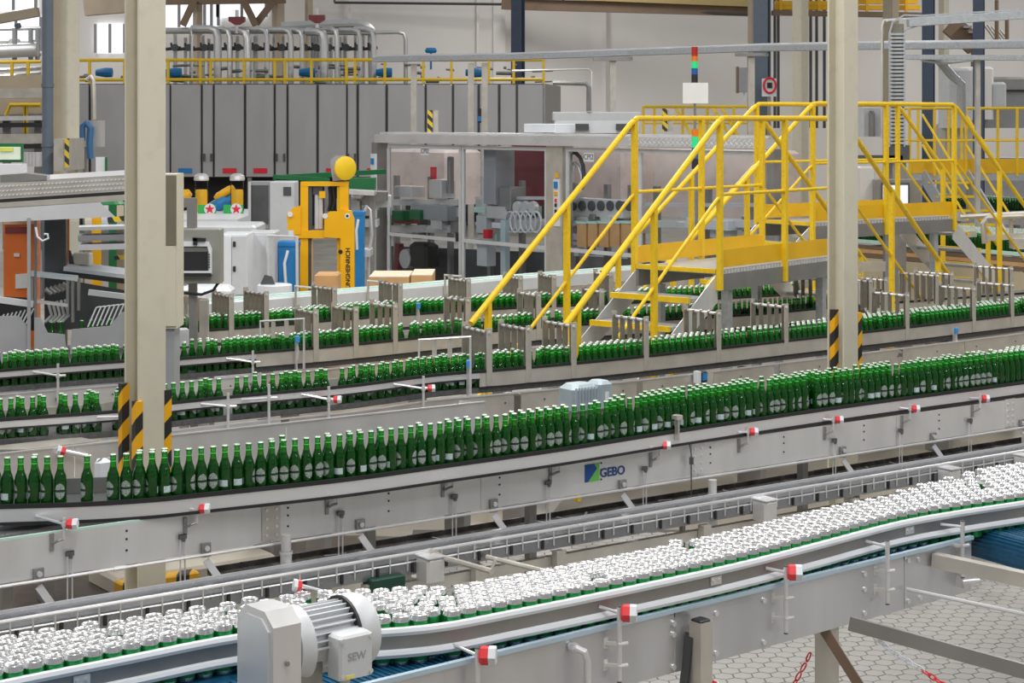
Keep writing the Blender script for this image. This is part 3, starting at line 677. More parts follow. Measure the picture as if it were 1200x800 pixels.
# ================================================================ LOW RETURN TRACK between the two conveyors
ZC = .66
c_a, c_b = P(0, 729, ZC), P(1200, 528, ZC); dC = (c_b-c_a).normalized(); nC = V((-dC.y, dC.x, 0)); rzC = math.atan2(dC.y, dC.x)
c0_, c1_ = c_a-dC*2.0, c_b+dC*2.4; cl = [c0_, c1_]
C = thing('low_track', 'low grey steel track with double wire rail running below the front bottle conveyor', 'conveyor', V((0, 9.6, 0)))
def seg(z0, z1, o0, o1, name, m, a=c0_, c=c1_, par=C):
    k = MB(); k.prism([a+nC*o0+UP*(z0-ZC), a+nC*o1+UP*(z0-ZC), a+nC*o1+UP*(z1-ZC), a+nC*o0+UP*(z1-ZC)], c-a); return k.build(name, m, par, 0)
seg(ZC-.05, ZC-.035, .01, .26, 'track_bed', M['track']); seg(ZC-.035, ZC-.02, .245, .26, 'rear_edge', M['steel_lt'])
seg(ZC-.105, ZC-.05, .0, .008, 'side_plate', M['track'])
k = MB(); k.tube([c0_, c1_], .0095, 8); k.build('top_wire_rail', M['steel_lt'], C)
k = MB(); k.tube([c0_-UP*.045, c1_-UP*.045], .005, 6); k.build('lower_wire_rail', M['steel_lt'], C)
L_ = (c1_-c0_).length; pin = MB(); pin.cyl((0,0,-.085), (0,0,.0), .0045, 6); pinm = pin.mesh('rail_pin', M['steel']); cp = MB(); cp.box((0,0,-.07), (.014,.012,.05), rzC); cpm = cp.mesh('rail_clip', M['black'], 0)
for i in range(int(L_/.105)):
    p = c0_+dC*(.05+i*.105)-nC*.004-root_loc(C)
    put('rail_pin', pinm, C, p)
    if i % 2: put('rail_clip', cpm, C, p+dC*.03)
ua = at_u(cl, 428)[0]
seg(ZC-.21, ZC-.155, .03, .07, 'support_beam', M['tan_steel'], ua)
for u in (432, 560, 655, 826, 1000, 1120):
    q, _ = at_u(cl, u); k = MB(); k.box((q.x, q.y, (ZC-.12)/2), (.06, .05, ZC-.12), rzC); k.build('leg', M['tan_steel'], C, 0)
for u, w in ((497,.16),(888,.15),(1104,.15),(1192,.14)):
    q, _ = at_u(cl, u); k = MB(); k.cbox(q-nC*.06-UP*.075, (w*.7, .12, .12), .012, rzC); bx = k.build('motor_cover', M['steel'], C, 0)
    k = MB(); k.box(q-nC*.06-UP*.010, (w*.74, .13, .006), rzC); k.build('cover_lid', M['steel_lt'], bx, 0)
q, _ = at_u(cl, 450); k = MB(); k.cbox(q-nC*.0-UP*.145, (.20, .10, .11), .006, rzC); k.build('drive_box', mat('dark_green_paint', (.005,.05,.03), 0, .5), C, 0)
q, _ = at_u(cl, 505); k = MB(); k.tube([q-nC*.02-UP*.02, q-nC*.48+dC*.05-UP*.02], .016, 8); k.cyl(q+nC*.02-UP*.02, q-nC*.04-UP*.02, .03, 10); k.build('spacer_tube', M['tan_steel'], C)
q, _ = at_u(cl, 568); k = MB(); k.tube([q-nC*.02-UP*.08, q-nC*.4+dC*.12-UP*.10], .014, 8); k.tube([q-nC*.1-UP*.08, q-nC*.1-UP*.13-dC*.03], .010, 6); k.build('spacer_tube', M['tan_steel'], C)
# ---------------------------------------------------------------- dark drip pan and return chain below the bottles
k = MB(); a, c = at_u(bline, 300)[0], b1
pth = [V((p.x, p.y, 0)) for p in resample([a, (a+c)/2, c], .25)]
k.sweep(pth, [(.02,.46),(.02,.50),(.03,.50),(.03,.47),(.55,.47),(.55,.50),(.56,.50),(.56,.46)])
dp_ = k.build('drip_pan', mat('wet_dark_pan', (.09,.085,.08), .4, .25, .6, 9, bump=.5), None, 0); tag(dp_, 'dark wet drip pan below the front bottle conveyor', 'drip pan')
k = MB()
for i in range(90):
    p = a+(c-a)*random.random()+nB*random.uniform(.05,.5); p.z = .478; k.box(p, (random.uniform(.03,.1), .012, .012), random.uniform(0,3))
stuff(k.build('wet_chain_links', M['track'], dp_, 0))
for i in range(6):
    q = a+(c-a)*(i/5.5)+nB*.28; k = MB(); k.cyl(V((q.x,q.y,0)), V((q.x,q.y,.465)), .02, 8); k.build('pan_leg', M['steel_dk'], dp_)
# pale plinth and hazard kerb on the floor under the conveyor
k = MB(); p0 = P(215, 655, .1); k.cbox((p0.x, p0.y, .05), (1.1, .45, .1), .02, rzB); tag(k.build('concrete_plinth', mat('pale_concrete', (.58,.53,.44), 0, .7, .1, 4), None, 0), 'pale concrete plinth on the floor below the front bottle conveyor', 'plinth')
k = MB(); p0 = P(184, 678, .07); k.cbox((p0.x, p0.y, .045), (.52, .12, .09), .01, rzB); tag(k.build('hazard_kerb', stripes('kerb_bands', (.8,.42,.02), (.04,.035,.03), (1,0,0), 7), None, 0), 'short yellow and black kerb on the dark floor', 'kerb')
# puddle of dark water on the floor
k = MB()
ring = [V((-2.6+2.3*math.cos(t)*(.8+.2*math.sin(3*t)), 11.5+1.1*math.sin(t)*(.85+.15*math.cos(2*t))+.5*math.cos(t), -.0035)) for t in [i*math.pi/16 for i in range(32)]]
k.add(ring, [tuple(range(32))]); struct(tag(k.build('floor_puddle', mat('dark_wet_floor', (.05,.04,.03), 0, .35, .3, 8, bump=.2), None, 0), 'dark wet patch on the floor', 'puddle'))
# ================================================================ MIDDLE BOTTLE CONVEYORS
ZR = 1.15            # top of their guide rails; belts at 1.03
def comb_mesh(width, blades, h=.30):
    "returns meshes for one lane comb: local x along the conveyor, y across (0 = near side)"
    k = MB(); k.box((0,-.004,ZR-.10+(h+.10)/2-.0), (.045,.008,h+.12)); post = k.mesh('post', M['tan_steel'], 0)
    k = MB(); k.box((0,width+.004,ZR-.02+(h+.02)/2), (.045,.008,h+.06)); rpost = k.mesh('post', M['tan_steel'], 0)
    k = MB(); k.cyl((0,-.02,ZR+h-.02), (0,width+.02,ZR+h-.02), .011, 8); rod = k.mesh('cross_bar', M['steel_lt'])
    k = MB(); k.box((0,0,ZR+h*.5-.01), (.045,.006,h*.98)); k.cyl((0,-.009,ZR+h-.02), (0,.009,ZR+h-.02), .019, 8); bl = k.mesh('blade', M['blade'], 30)
    return post, rpost, rod, bl
CM = {}
def comb(parent, q, t, width, n, h=.28, y0=.05, stepb=.062, front=True, drop=0.0):
    key = (round(width,3), round(h,3))
    if key not in CM: CM[key] = comb_mesh(width, n, h)
    post, rpost, rod, bl = CM[key]; rz = math.atan2(t.y, t.x); nn = V((-t.y, t.x, 0)); o = q-root_loc(parent); o.z = 0
    c = put('lane_comb', rod, parent, o); c.rotation_euler.z = rz; c['label'] = 'lane divider comb on a cross bar'
    if front: put('post', post, c)
    put('post', rpost, c)
    for i in range(n): put('blade', bl, c, (random.uniform(-.006,.006), y0+i*stepb, random.uniform(-.008,.008)))
def mid_conveyor(name, label, pts, width, lanes, z_plate=(.73,.98), plate_from=None, tall_rail=None, clamps=(), combs=(), ref=V((0,14,0)), plate_off=-.02, joints=(), legs=(), row='D', dens=.85, umin=-200, umax=1420):
    path = rail_path(pts, ZR); t = thing(name, label, 'conveyor', ref)
    k = MB(); k.sweep(path, [(.012,.99),(.012,1.028),(width-.01,1.028),(width-.01,.99)]); k.build('slat_chain', M['chain_belt'], t, 0)
    def rail(pp, z0, z1, nm='guide_rail', m='steel_lt'):
        if len(pp) < 2: return
        k = MB(); k.sweep(pp, [(.0,z0),(.0,z1),(.007,z1),(.007,z0)]); g = k.build(nm, M[m], t)
        k = MB(); k.sweep(pp, [(-.004,z1-.002),(-.004,z1+.018),(.009,z1+.018),(.009,z1-.002)]); k.build('wear_strip', M['black'], g)
        k = MB(); k.sweep(pp, [(-.003,z0-.012),(-.003,z0),(.008,z0),(.008,z0-.012)]); k.build('wear_strip', M['black'], g)
    us = 600 if tall_rail is None else tall_rail
    rail(frange(path, -200, us), ZR-.055, ZR-.015); rail(frange(path, us-6, 1500), ZR-.115, ZR-.015, m='tan_steel')
    k = MB(); k.sweep(offset(path, width), [(0,1.0),(0,ZR-.01),(.008,ZR-.01),(.008,1.0)]); k.build('rear_guide_rail', M['tan_steel'], t)
    pp = offset(path, plate_off); js = [-400]+list(joints)+[1600]
    for a, c in zip(js, js[1:]):
        s = frange(pp, a, c)
        if len(s) > 1:
            k = MB(); k.sweep(s, [(0,z_plate[0]),(0,z_plate[1]),(.006,z_plate[1]),(.006,z_plate[0])]); k.build('side_panel', M['tan_steel'] if a > 200 else M['steel'], t, 30)
    k = MB(); k.sweep(pp, [(-.006,z_plate[1]-.002),(-.006,z_plate[1]+.008),(.012,z_plate[1]+.008),(.012,z_plate[1]-.002)]); k.build('plate_edge', M['steel_lt'], t)
    k = MB()
    for u in range(40, 1200, 46):
        q, tt = at_u(pp, u); n = V((-tt.y,tt.x,0)); 
        for z in (z_plate[1]-.06, z_plate[1]-.14): k.disc(V((q.x,q.y,z))-n*.002, -n, .007, 6, .003)
    stuff(k.build('plate_holes', M['dark'], t))
    for u in legs:
        q, tt = at_u(path, u); q = q+V((-tt.y,tt.x,0))*width*.5; k = MB(); k.box((q.x,q.y,z_plate[0]/2+.1), (.06, width*.7, z_plate[0]+.2), math.atan2(tt.y,tt.x)); k.build('leg', M['steel_dk'], t, 0)
    for u, v, knob in clamps:
        q, tt = at_u(path, u); n = V((-tt.y,tt.x,0)); q = q-n*.09
        zr = HC-(v-VH)*q.y/FPX
        k = MB(); k.cyl(V((q.x,q.y,z_plate[1]-.08)), V((q.x,q.y,zr+.085)), .009, 8); po = k.build('rail_post', M['steel_lt'], t)
        tg, _ = at_u(path, u-25); tg.z = ZR-.03
        k = MB(); k.tube([tg, V((q.x,q.y,zr))], .0075, 8); k.cyl(V((q.x,q.y,zr-.014)), V((q.x,q.y,zr+.014)), .015, 8); k.tube([V((q.x,q.y,zr)), V((q.x,q.y,zr))+tt*.05-n*.02], .009, 8); k.build('cross_rod', M['steel_lt'], po)
        k = MB(); k.bar(V((q.x,q.y,z_plate[1]-.06)), V((q.x,q.y,z_plate[1]-.06))+n*.075, .02, .02); k.build('post_foot', M['steel_dk'], po)
        if knob: hexknob(po, V((q.x,q.y,zr))+tt*.03-n*.01, tt*.8-n*.6, .026, .05)
    for u in combs:
        q, tt = at_u(path, u); comb(t, q, tt, width, lanes+1, y0=.02, stepb=(width-.03)/max(1, lanes))
    for j in range(lanes):
        fill_file(path, .044+j*.0635, 1.028, dens[j] if isinstance(dens, (list, tuple)) else dens, row, umin=umin, umax=umax)
    return t, path
Dt, dpath = mid_conveyor('bottle_conveyor', 'stainless bottle conveyor behind the open tray and the cream columns', ((-80,498),(0,490.5),(145,480),(200,471),(300,461),(400,452),(450,446),(512,438),(600,431),(750,417),(970,393),(1200,367),(1300,355)),
    .36, 4, combs=(573,619,672,757,842,921,1063,1141,1186), clamps=((139,488,False),(260,476,False),(308,466,False),(378,468,True),(486,455,True)), joints=(140, 330, 610, 749, 832, 911, 1054, 1131), legs=(60, 330, 620, 900, 1120),
    ref=V((0,13,0)), row='D', dens=[lambda u: .88, lambda u: .45 if u < 420 else .8, lambda u: .12 if u < 560 else .85, lambda u: 0 if u < 960 else .9], tall_rail=565, plate_off=-.06)
Et, epath = mid_conveyor('bottle_conveyor', 'stainless bottle conveyor passing in front of the glazed filling machine', ((-80,440),(0,433),(147,422),(193,420.5),(300,412),(400,404),(510,393),(600,385),(700,378),(800,372.5),(890,367),(990,358),(1100,350)),
    .3, 3, combs=(370,417,463,548,631,705,960), clamps=((63,440,False),(290,424,False)), joints=(146, 310, 420, 560, 720), legs=(80, 350, 600), ref=V((0,15,0)), row='E', dens=[lambda u: .9, lambda u: .7, lambda u: .35], tall_rail=306, plate_off=-.06, umax=975)
Ft, fpath = mid_conveyor('bottle_conveyor', 'far stainless bottle conveyor nearest the yellow stacker truck', ((180,391),(215,388),(300,382),(400,373.5),(510,365.5),(600,360),(680,356.5),(780,352),(900,346)),
    .34, 4, combs=(271,312,392,469,549,610,649,716), joints=(300,450,620), legs=(250,500), ref=V((0,17,0)), row='F', dens=.93, tall_rail=0, z_plate=(.8,1.0), umin=205, umax=935)
# branch frame at the left end of the far conveyor
q = at_u(fpath, 226)[0]
k = MB(); k.box((q.x-.09,q.y+.1,.72), (.07,.07,1.5)); k.box((q.x+.12,q.y-.15,.70), (.07,.06,1.44)); k.prism([V((q.x-.09,q.y+.05,1.43)), V((q.x+.15,q.y-.16,1.43)), V((q.x+.15,q.y-.16,1.24)), V((q.x+.05,q.y-.08,1.24))], (0,.02,0)); fb = tag(k.build('end_frame', M['tan_steel'], None, 0), 'beige end frame where the far bottle conveyor starts beside the operator panel', 'frame')
k = MB(); p0 = D(208,395,q.y-.35); k.cbox(p0, (.17,.1,.14), .008, math.radians(20)); jb = k.build('junction_box', M['ltgrey'], None, 0); tag(jb, 'small grey junction box with red emergency button beside the bottles', 'box')
k = MB(); k.disc(p0+V((.0,-.06,.03)), (0.1,-1,0), .022, 8, .02); k.v = [x-V((0,0,0)) for x in k.v]; k.build('button', M['red'], jb)
# ---------------------------------------------------------------- open sheet-metal tray between the first two conveyors
zt = 1.06
t0, t1 = P(0, 532, zt), P(568, 471, zt); dT = (t1-t0).normalized(); nT = V((-dT.y,dT.x,0)); rzT = math.atan2(dT.y,dT.x); t0 = t0-dT*.6
T = thing('sheet_metal_tray', 'long open stainless tray behind the front bottle file', 'tray', (t0+t1)/2-UP*zt)
for a, c in ((0,.27),(.27,.62),(.62,1)):
    k = MB(); k.bar(t0+(t1-t0)*a+dT*.002-UP*.15, t0+(t1-t0)*c-dT*.002-UP*.15, .005, .30); k.build('front_panel', M['steel'], T, 0)
k = MB(); k.bar(t0+UP*.003, t1+UP*.003, .014, .008); k.build('folded_rim', M['steel_lt'], T, 0)
k = MB(); k.bar(t0+nT*.30-UP*.20, t1+nT*.30-UP*.20, .005, .24); k.build('rear_panel', M['steel'], T, 0)
k = MB(); k.prism([t0-UP*.19, t1-UP*.19, t1+nT*.3-UP*.19, t0+nT*.3-UP*.19], (0,0,-.006)); k.build('tray_bottom', M['tan_steel'], T, 0)
k = MB(); k.bar(t1-UP*.05, t1+nT*.30-UP*.08, .006, .10); k.build('end_plate', M['steel'], T, 0)
for a in (.1, .4, .7, .97):
    p = t0+(t1-t0)*a+nT*.15; k = MB(); k.box((p.x,p.y,(zt-.19)/2), (.05,.24,zt-.19), rzT); k.build('leg', M['steel_dk'], T, 0)
# wedge plate at the left inside the tray
k = MB(); wq = P(30, 527, 1.0); k.prism([wq, wq+dT*.45+nT*.02, wq+dT*.40+nT*.22, wq-dT*.3+nT*.2], (0,0,.004)); k.build('chute_plate', M['tan_steel'], T, 0)
hk = at_u([t0,t1], 74)[0]; hexknob(T, V((hk.x,hk.y,1.04))-nT*.03, V((-.9,-.3,.3)), .028, .045)
k = MB(); k.tube([V((hk.x,hk.y,1.04))-nT*.03, V((hk.x,hk.y,1.0))+dT*.14-nT*.05], .012, 8); k.build('knob_rod', M['steel_lt'], T)
k = MB(); pw = D(122,548,9.25); k.cbox(pw, (.10,.05,.10), .02, rzT); tag(k.build('sensor_reflector', M['white'], None, 0), 'white rounded reflector box behind the front bottle necks', 'sensor')
# grey gear motor and plates in front of the second conveyor
gq = D(685, 462, 12.0); gt = thing('gear_motor', 'blue-grey ribbed motor lying under the second bottle conveyor', 'motor', V((gq.x,gq.y,gq.z-.09)), rzT, local=True)
bg = mat('blue_grey_casting', (.42,.50,.55), .2, .4, .1)
k = MB(); k.cbox((-.05,0,.085), (.22,.2,.17), .03); k.build('motor_body', bg, gt, 0)
for i in range(8):
    k = MB(); k.box((-.145+i*.025,-.103,.08), (.008,.012,.15)); k.build('cooling_fin', bg, gt, 0)
k = MB(); k.cbox((.11,-.02,.09), (.12,.16,.18), .02); k.build('gearbox', bg, gt, 0)
k = MB(); k.box((.11,-.103,.07), (.03,.004,.08)); k.build('type_plate', M['white'], gt, 0)
k = MB(); k.box((0,0,-.15), (.3,.16,.3)); k.build('mount', M['steel_dk'], gt, 0)
# small black and blue switch and sensors on the second conveyor's plate
for u, v, w, lab in ((812,441,.075,'black and blue isolator switch on the beige conveyor side plate'),):
    q, tt = at_u(dpath, u); n = V((-tt.y,tt.x,0)); p = q-n*.10; p.z = HC-(v-VH)*p.y/FPX
    k = MB(); k.cbox(p, (w, .05, w*1.1), .008, math.atan2(tt.y,tt.x)); so = tag(k.build('isolator_switch', M['black'], None, 0), lab, 'switch')
    k = MB(); k.box(p-n*.028, (w*.6,.01,w*.7), math.atan2(tt.y,tt.x)); k.build('switch_face', M['blue'], so, 0)
    k = MB(); k.box(p-tt*.05, (.03,.05,w*1.2), math.atan2(tt.y,tt.x)); k.build('switch_plate', M['white'], so, 0)
for path, u, v, lab in ((dpath,546,426,'blue photo sensor on a bracket where the second conveyor gets its combs'),(epath,345,397,'blue photo sensor on a grey bracket over the left bottle files'),(fpath,487,358,'small blue photo sensor between the far bottle files'),(dpath,1115,387,'small blue photo sensor on the conveyor right of the hazard column')):
    q, tt = at_u(path, u); n = V((-tt.y,tt.x,0)); p = q-n*.05; p.z = HC-(v-VH)*p.y/FPX; rz = math.atan2(tt.y,tt.x)
    so = thing('photo_sensor', lab, 'sensor', V((p.x,p.y,1.0)))
    k = MB(); k.cbox(p, (.035,.03,.05), .006, rz); k.build('sensor_head', mat('sensor_blue', (.06,.30,.70), 0, .4), so, 0)
    k = MB(); k.bar(V((p.x,p.y,.98))+n*.02, V((p.x,p.y,p.z+.02))+n*.02, .03, .008, tt); k.tube([p-UP*.02, p-UP*.09+tt*.01, p-UP*.16], .006, 6); k.build('bracket', M['steel'], so)
# rod frames (little portal with hanging label flags) near the sensors
for path, u0, u1, v in ((dpath,503,545,400),(epath,313,352,378)):
    qa, tt = at_u(path, u0); qb, _ = at_u(path, u1); n = V((-tt.y,tt.x,0)); za = HC-(v-VH)*qa.y/FPX
    pa = V((qa.x,qa.y,za))+n*.12; pb = V((qb.x,qb.y,za+.02))-n*.06
    k = MB(); k.tube([V((pa.x,pa.y,1.06)), pa, pb, V((pb.x,pb.y,1.0))], .010, 8)
    po = tag(k.build('sensor_portal', M['steel_lt'], None), 'slim bent tube portal over the bottles at photo column %s' % ('where the combs begin' if u0 > 400 else 'on the left conveyor'), 'bracket')
    po['label'] = 'slim bent tube portal over the bottles where the combs of the second conveyor begin' if u0 > 400 else 'slim bent tube portal over the bottles beside the far left combs'
    for f in (.3, .6):
        c = pa+(pb-pa)*f; k = MB(); k.box(c-UP*.07, (.035,.006,.13), math.atan2(tt.y,tt.x)); k.build('hanger', M['tan_steel'], po, 0)
# ---------------------------------------------------------------- empty conveyor with mint guide strips behind the bottles
gpath = rail_path(((180,358),(300,350),(400,342),(511,333.5),(600,325.5),(720,316)), 1.1, .15)
G = thing('empty_conveyor', 'empty white conveyor with mint guide strips behind the far bottles', 'conveyor', V((-1,18.5,0)))
k = MB(); k.sweep(gpath, [(.02,.95),(.02,1.07),(.6,1.07),(.6,.95)]); k.build('belt', M['ltgrey'], G, 0)
k = MB(); k.sweep(gpath, [(0,.95),(0,1.08),(.02,1.1),(.04,1.08),(.04,.95)]); k.build('guide_rail', M['ltgrey'], G)
for o in (.12, .30): k = MB(); k.sweep(offset(gpath, o), [(0,1.07),(0,1.095),(.06,1.095),(.06,1.07)]); k.build('mint_strip', M['mint'], G)
k = MB(); k.sweep(offset(gpath, .01), [(0,.8),(0,.95),(.01,.95),(.01,.8)]); k.build('side_panel', M['tan_steel'], G, 0)
for u in (320, 470, 600):
    q, tt = at_u(gpath, u); k = MB(); k.box((q.x-.1,q.y+.3,.475), (.08,.3,.95)); k.build('leg', M['steel_dk'], G, 0)
for u in (345, 430, 520):
    q, tt = at_u(gpath, u); n = V((-tt.y,tt.x,0)); k = MB(); k.tube([V((q.x,q.y,.95))-n*.02, V((q.x,q.y,1.2))-n*.02, V((q.x,q.y,1.2))-n*.3], .014, 8); k.build('rail_bracket', M['tan_steel'], G)
# ================================================================ YELLOW CROSSING STAIRS
def bridge(label, FL, deg, width, length, zd, rh, nl, nr, rise, run, rise_r=None, run_r=None, back_ext=0.0):
    ax, wd = yaw(deg), yaw(deg+90); rz = math.radians(deg); FL = V((FL[0], FL[1], 0))
    T = thing('crossing_stairs', label, 'stairs', FL+ax*length/2+wd*width/2)
    def pt(a, w, z): return FL+ax*a+wd*w+UP*z
    rr_, rn_ = rise_r or rise, run_r or run
    k = MB(); k.prism([pt(0,0.02,zd), pt(length,0.02,zd), pt(length,width-.02,zd), pt(0,width-.02,zd)], (0,0,-.03)); k.build('deck', M['galv'], T, 0)
    k = MB()
    for i in range(int(length/.05)): k.box(pt(.025+i*.05,-.008,zd-.016), (.022,.012,.028), rz)
    stuff(k.build('deck_serration', M['steel_lt'], T, 0))
    for w in (0, width): k = MB(); k.bar(pt(-.02,w,zd-.10), pt(length+.02,w,zd-.10), .05, .14); k.build('deck_beam', M['steel_dk'], T, 0)
    for a in (0, length): k = MB(); k.bar(pt(a,0,zd-.005), pt(a,width,zd-.005), .05, .035); k.build('nosing', M['yellow'], T, 0)
    for w, s_ in ((-.01, 0), (width+.01, 0)):
        k = MB(); r = .06; poly = []
        for a, z, a0 in ((r,zd+.02+r,180),(length-r,zd+.02+r,270),(length-r,zd+.17-r,0),(r,zd+.17-r,90)):
            for q in range(0, 91, 30): poly.append(pt(a+r*math.cos(math.radians(a0+q)), w, z+r*math.sin(math.radians(a0+q))))
        k.prism(poly, wd*.006); k.build('kick_plate', M['ochre'], T, 0)
    for side, (n, ri, ru, a0, sg) in enumerate(((nl, rise, run, 0, -1), (nr, rr_, rn_, length, 1))):
        if not n: continue
        for w in (0, width):
            k = MB(); h = .11
            top = pt(a0, w, zd-.02); bot = pt(a0+sg*ru*n, w, max(0, zd-ri*n))
            k.prism([top+UP*.0, top-UP*(.24), bot, bot+UP*.14], wd*(.008 if w else -.008)); k.build('stringer', M['steel'], T, 0)
        for i in range(1, n):
            a = a0+sg*(i*ru); z = zd-i*ri
            k = MB(); k.box(pt(a-sg*.04, width/2, z-.015), (ru*.9, width-.02, .03), rz); td = k.build('tread', M['galv'], T, 0)
            k = MB(); k.box(pt(a+sg*(ru*.40), width/2, z-.012), (.035, width-.02, .045), rz); k.build('tread_nosing', M['yellow'], td, 0)
    for w, nm in ((-.03, 'handrail'), (width+.03, 'handrail')):
        for f, r, nm2 in ((1.0, .025, 'handrail'), (.5, .015, 'mid_rail')):
            h = rh*f; pts = []
            if nl: pts += [pt(-run*(nl-.4), w, zd-rise*(nl-.4)+h), pt(-.06, w, zd-.05+h)]
            pts += [pt(.04, w, zd+h), pt(length-.04, w, zd+h)]
            if nr: pts += [pt(length+.06, w, zd-.05+h), pt(length+rn_*(nr-.4), w, zd-rr_*(nr-.4)+h)]
            sm = [pts[0]]
            for a, c in zip(pts, pts[1:]): sm += [a+(c-a)*.02, a+(c-a)*.98] 
            k = MB(); k.tube(sm+[pts[-1]], r, 10); k.build(nm2, M['yellow'], T)
        posts = [(.0, 0), (length*.5, 0), (length, 0)] + ([(-run*nl*.42, 1), (-run*nl*.86, 1)] if nl else []) + ([(length+rn_*nr*.42, 1), (length+rn_*nr*.86, 1)] if nr else [])
        for a, st in posts:
            zz = zd if not st else (zd+a/run*rise if a < 0 else zd-(a-length)/rn_*rr_)
            k = MB(); k.bar(pt(a, w, zz-.16), pt(a, w, zz+rh), .043, .043, ax); k.build('post', M['yellow'], T, 0)
    for a in (.25, length-.25):
        for w in (.06, width-.06): k = MB(); k.bar(pt(a,w,0), pt(a,w,zd-.17), .07, .07, ax); k.build('leg', M['galv'], T, 0)
    return T
fl1 = P(840, 317, 1.65)
bridge('yellow crossing stairs in front of the glazed filling machine', fl1, 51, .80, 2.1, 1.65, 1.26, 8, 8, .206, .285)
bridge('yellow crossing stairs with deck beside the operator screen', (3.16, 18.96), 38, .76, 2.35, 1.80, 1.27, 9, 9, .2, .26, .2, .22)
# far platform at the right with rails and short stair
def rail_run(T, pts, h, r=.02, mids=(.5,), posts=True, m='yellow', pr=.02):
    k = MB(); k.tube([p+UP*h for p in pts], r, 8); k.build('handrail', M[m], T)
    for f in mids: k = MB(); k.tube([p+UP*h*f for p in pts], r*.7, 8); k.build('mid_rail', M[m], T)
    for p in pts: k = MB(); k.bar(p-UP*.05, p+UP*h, pr*2, pr*2, V((1,0,0))); k.build('post', M[m], T, 0)
d3 = 30.0
T3 = thing('access_platform', 'far yellow platform behind the stairs beside the navy column', 'platform', V((7.5, d3+.6, 0)))
p3 = [D(u, 203, d3) for u in (1066, 1095, 1132, 1148, 1192, 1240)]
rail_run(T3, p3, 1.09); rail_run(T3, [p+V((0,1.2,0)) for p in p3], 1.09)
k = MB(); k.bar(p3[0]+UP*.12, p3[-1]+UP*.12, .02, .24); k.build('kick_plate', M['ochre'], T3, 0)
k = MB(); k.prism([p3[0], p3[-1], p3[-1]+V((0,1.2,0)), p3[0]+V((0,1.2,0))], (0,0,-.12)); k.build('deck', M['galv'], T3, 0)
for p in (p3[0], p3[3], p3[-1]): k = MB(); k.bar(V((p.x,p.y+.6,0)), V((p.x,p.y+.6,p.z-.1)), .12, .12, V((1,0,0))); k.build('leg', M['galv'], T3, 0)
sa_, sb_ = p3[1]-UP*.02+V((-.2,0,0)), p3[2]-UP*.02
sd = V((.45,-1.1,-1.15))
for a in (sa_, sb_): k = MB(); k.bar(a, a+sd, .03, .22); k.build('stringer', M['galv'], T3, 0)
for i in range(5):
    f = (i+.6)/5.2; k = MB(); k.bar(sa_+sd*f, sb_+sd*f, .2, .035); k.build('tread', M['yellow'], T3, 0)
for a in (sa_, sb_):
    for h in (1.0, .5): k = MB(); k.tube([a+UP*h, a+sd*1.05+UP*h], .02, 8); k.build('stair_rail', M['yellow'], T3)
# far yellow platform railing behind the glazed machine
T4 = thing('platform_railing', 'distant low yellow railing seen over the glazed machine roof', 'railing', D(815,165,36)-UP*1.0)
p4 = [D(u, 160, 36) for u in (754, 767, 800, 829, 860, 877)]
rail_run(T4, p4, .60, .03, (.45,), pr=.025)
for u in (792, 836, 846): k = MB(); k.tube([D(u,127,36.3), D(u+22,164,35.6)], .03, 8); k.build('brace', M['yellow'], T4)
k = MB(); k.bar(p4[0]-UP*.08, p4[-1]-UP*.08, .8, .1); k.build('deck', M['galv'], T4, 0)
for p in (p4[0], p4[-1]): k = MB(); k.bar(V((p.x,p.y,0)), V((p.x,p.y,p.z-.1)), .1, .1, V((1,0,0))); k.build('leg', M['galv'], T4, 0)
# ================================================================ GLAZED FILLING MACHINE
gl, gr_ = V((-2.21, 30, 0)), V((3.30, 23, 0)); gd = (gr_-gl).normalized(); gn = V((-gd.y, gd.x, 0)); grz = math.atan2(gd.y, gd.x); gline = [gl, gr_]
K = thing('glazed_machine', 'long guarded packing machine with clear doors under a steel header', 'machine', (gl+gr_)/2+gn*1.2)
def g_at(u, v=None, off=0.0, z=None):
    q, _ = at_u(gline, u); y = q.y+off; return V(((u-600)*y/FPX, y, z if z is not None else HC-(v-VH)*y/FPX))
GZ = 2.66
k = MB(); k.bar(gl+UP*(GZ-.075)-gn*.03, gr_+UP*(GZ-.075)-gn*.03, .16, .14); k.build('header', M['steel_lt'], K, 0)
k = MB(); k.prism([gl+UP*(GZ+.0), gr_+UP*GZ, gr_+gn*.45+UP*GZ, gl+gn*.45+UP*GZ], (0,0,.03)); k.build('roof_plate', M['steel_lt'], K, 0)
ck = MB(); a, c = g_at(745, z=GZ-.075), g_at(898, z=GZ-.075)
ck.bar(a-gn*.115, c-gn*.115, .006, .12); k2 = ck.build('checker_panel', M['steel'], K, 0)
ck = MB()
nn_ = int((c-a).length/.09)
for i in range(nn_):
    for j in range(3): ck.box(a+(c-a)*((i+.5*(j%2))/nn_)-gn*.12+UP*(-.035+.035*j), (.05,.006,.012), R=(Matrix.Rotation(grz,3,'Z')@Matrix.Rotation(.7*(1 if j%2 else -1),3,'Y')))
stuff(ck.build('checker_studs', M['white'], k2, 0))
for u0, u1, m in ((436,447,'steel_dk'),(643,662,'tan_steel'),(900,912,'steel_dk')):
    qa, qb = g_at(u0, z=0), g_at(u1, z=0); w_ = (qb-qa).length; k = MB(); k.box(((qa+qb)/2+gn*.05)+UP*(GZ-.14)/2, (w_,.2,GZ-.14), grz); k.build('corner_post', M[m], K, 0)
for o in (gl, gr_): 
    k = MB(); k.box(o+gn*2.35+UP*(GZ/2), (.12,.12,GZ), grz); k.build('corner_post', M['steel_dk'], K, 0)
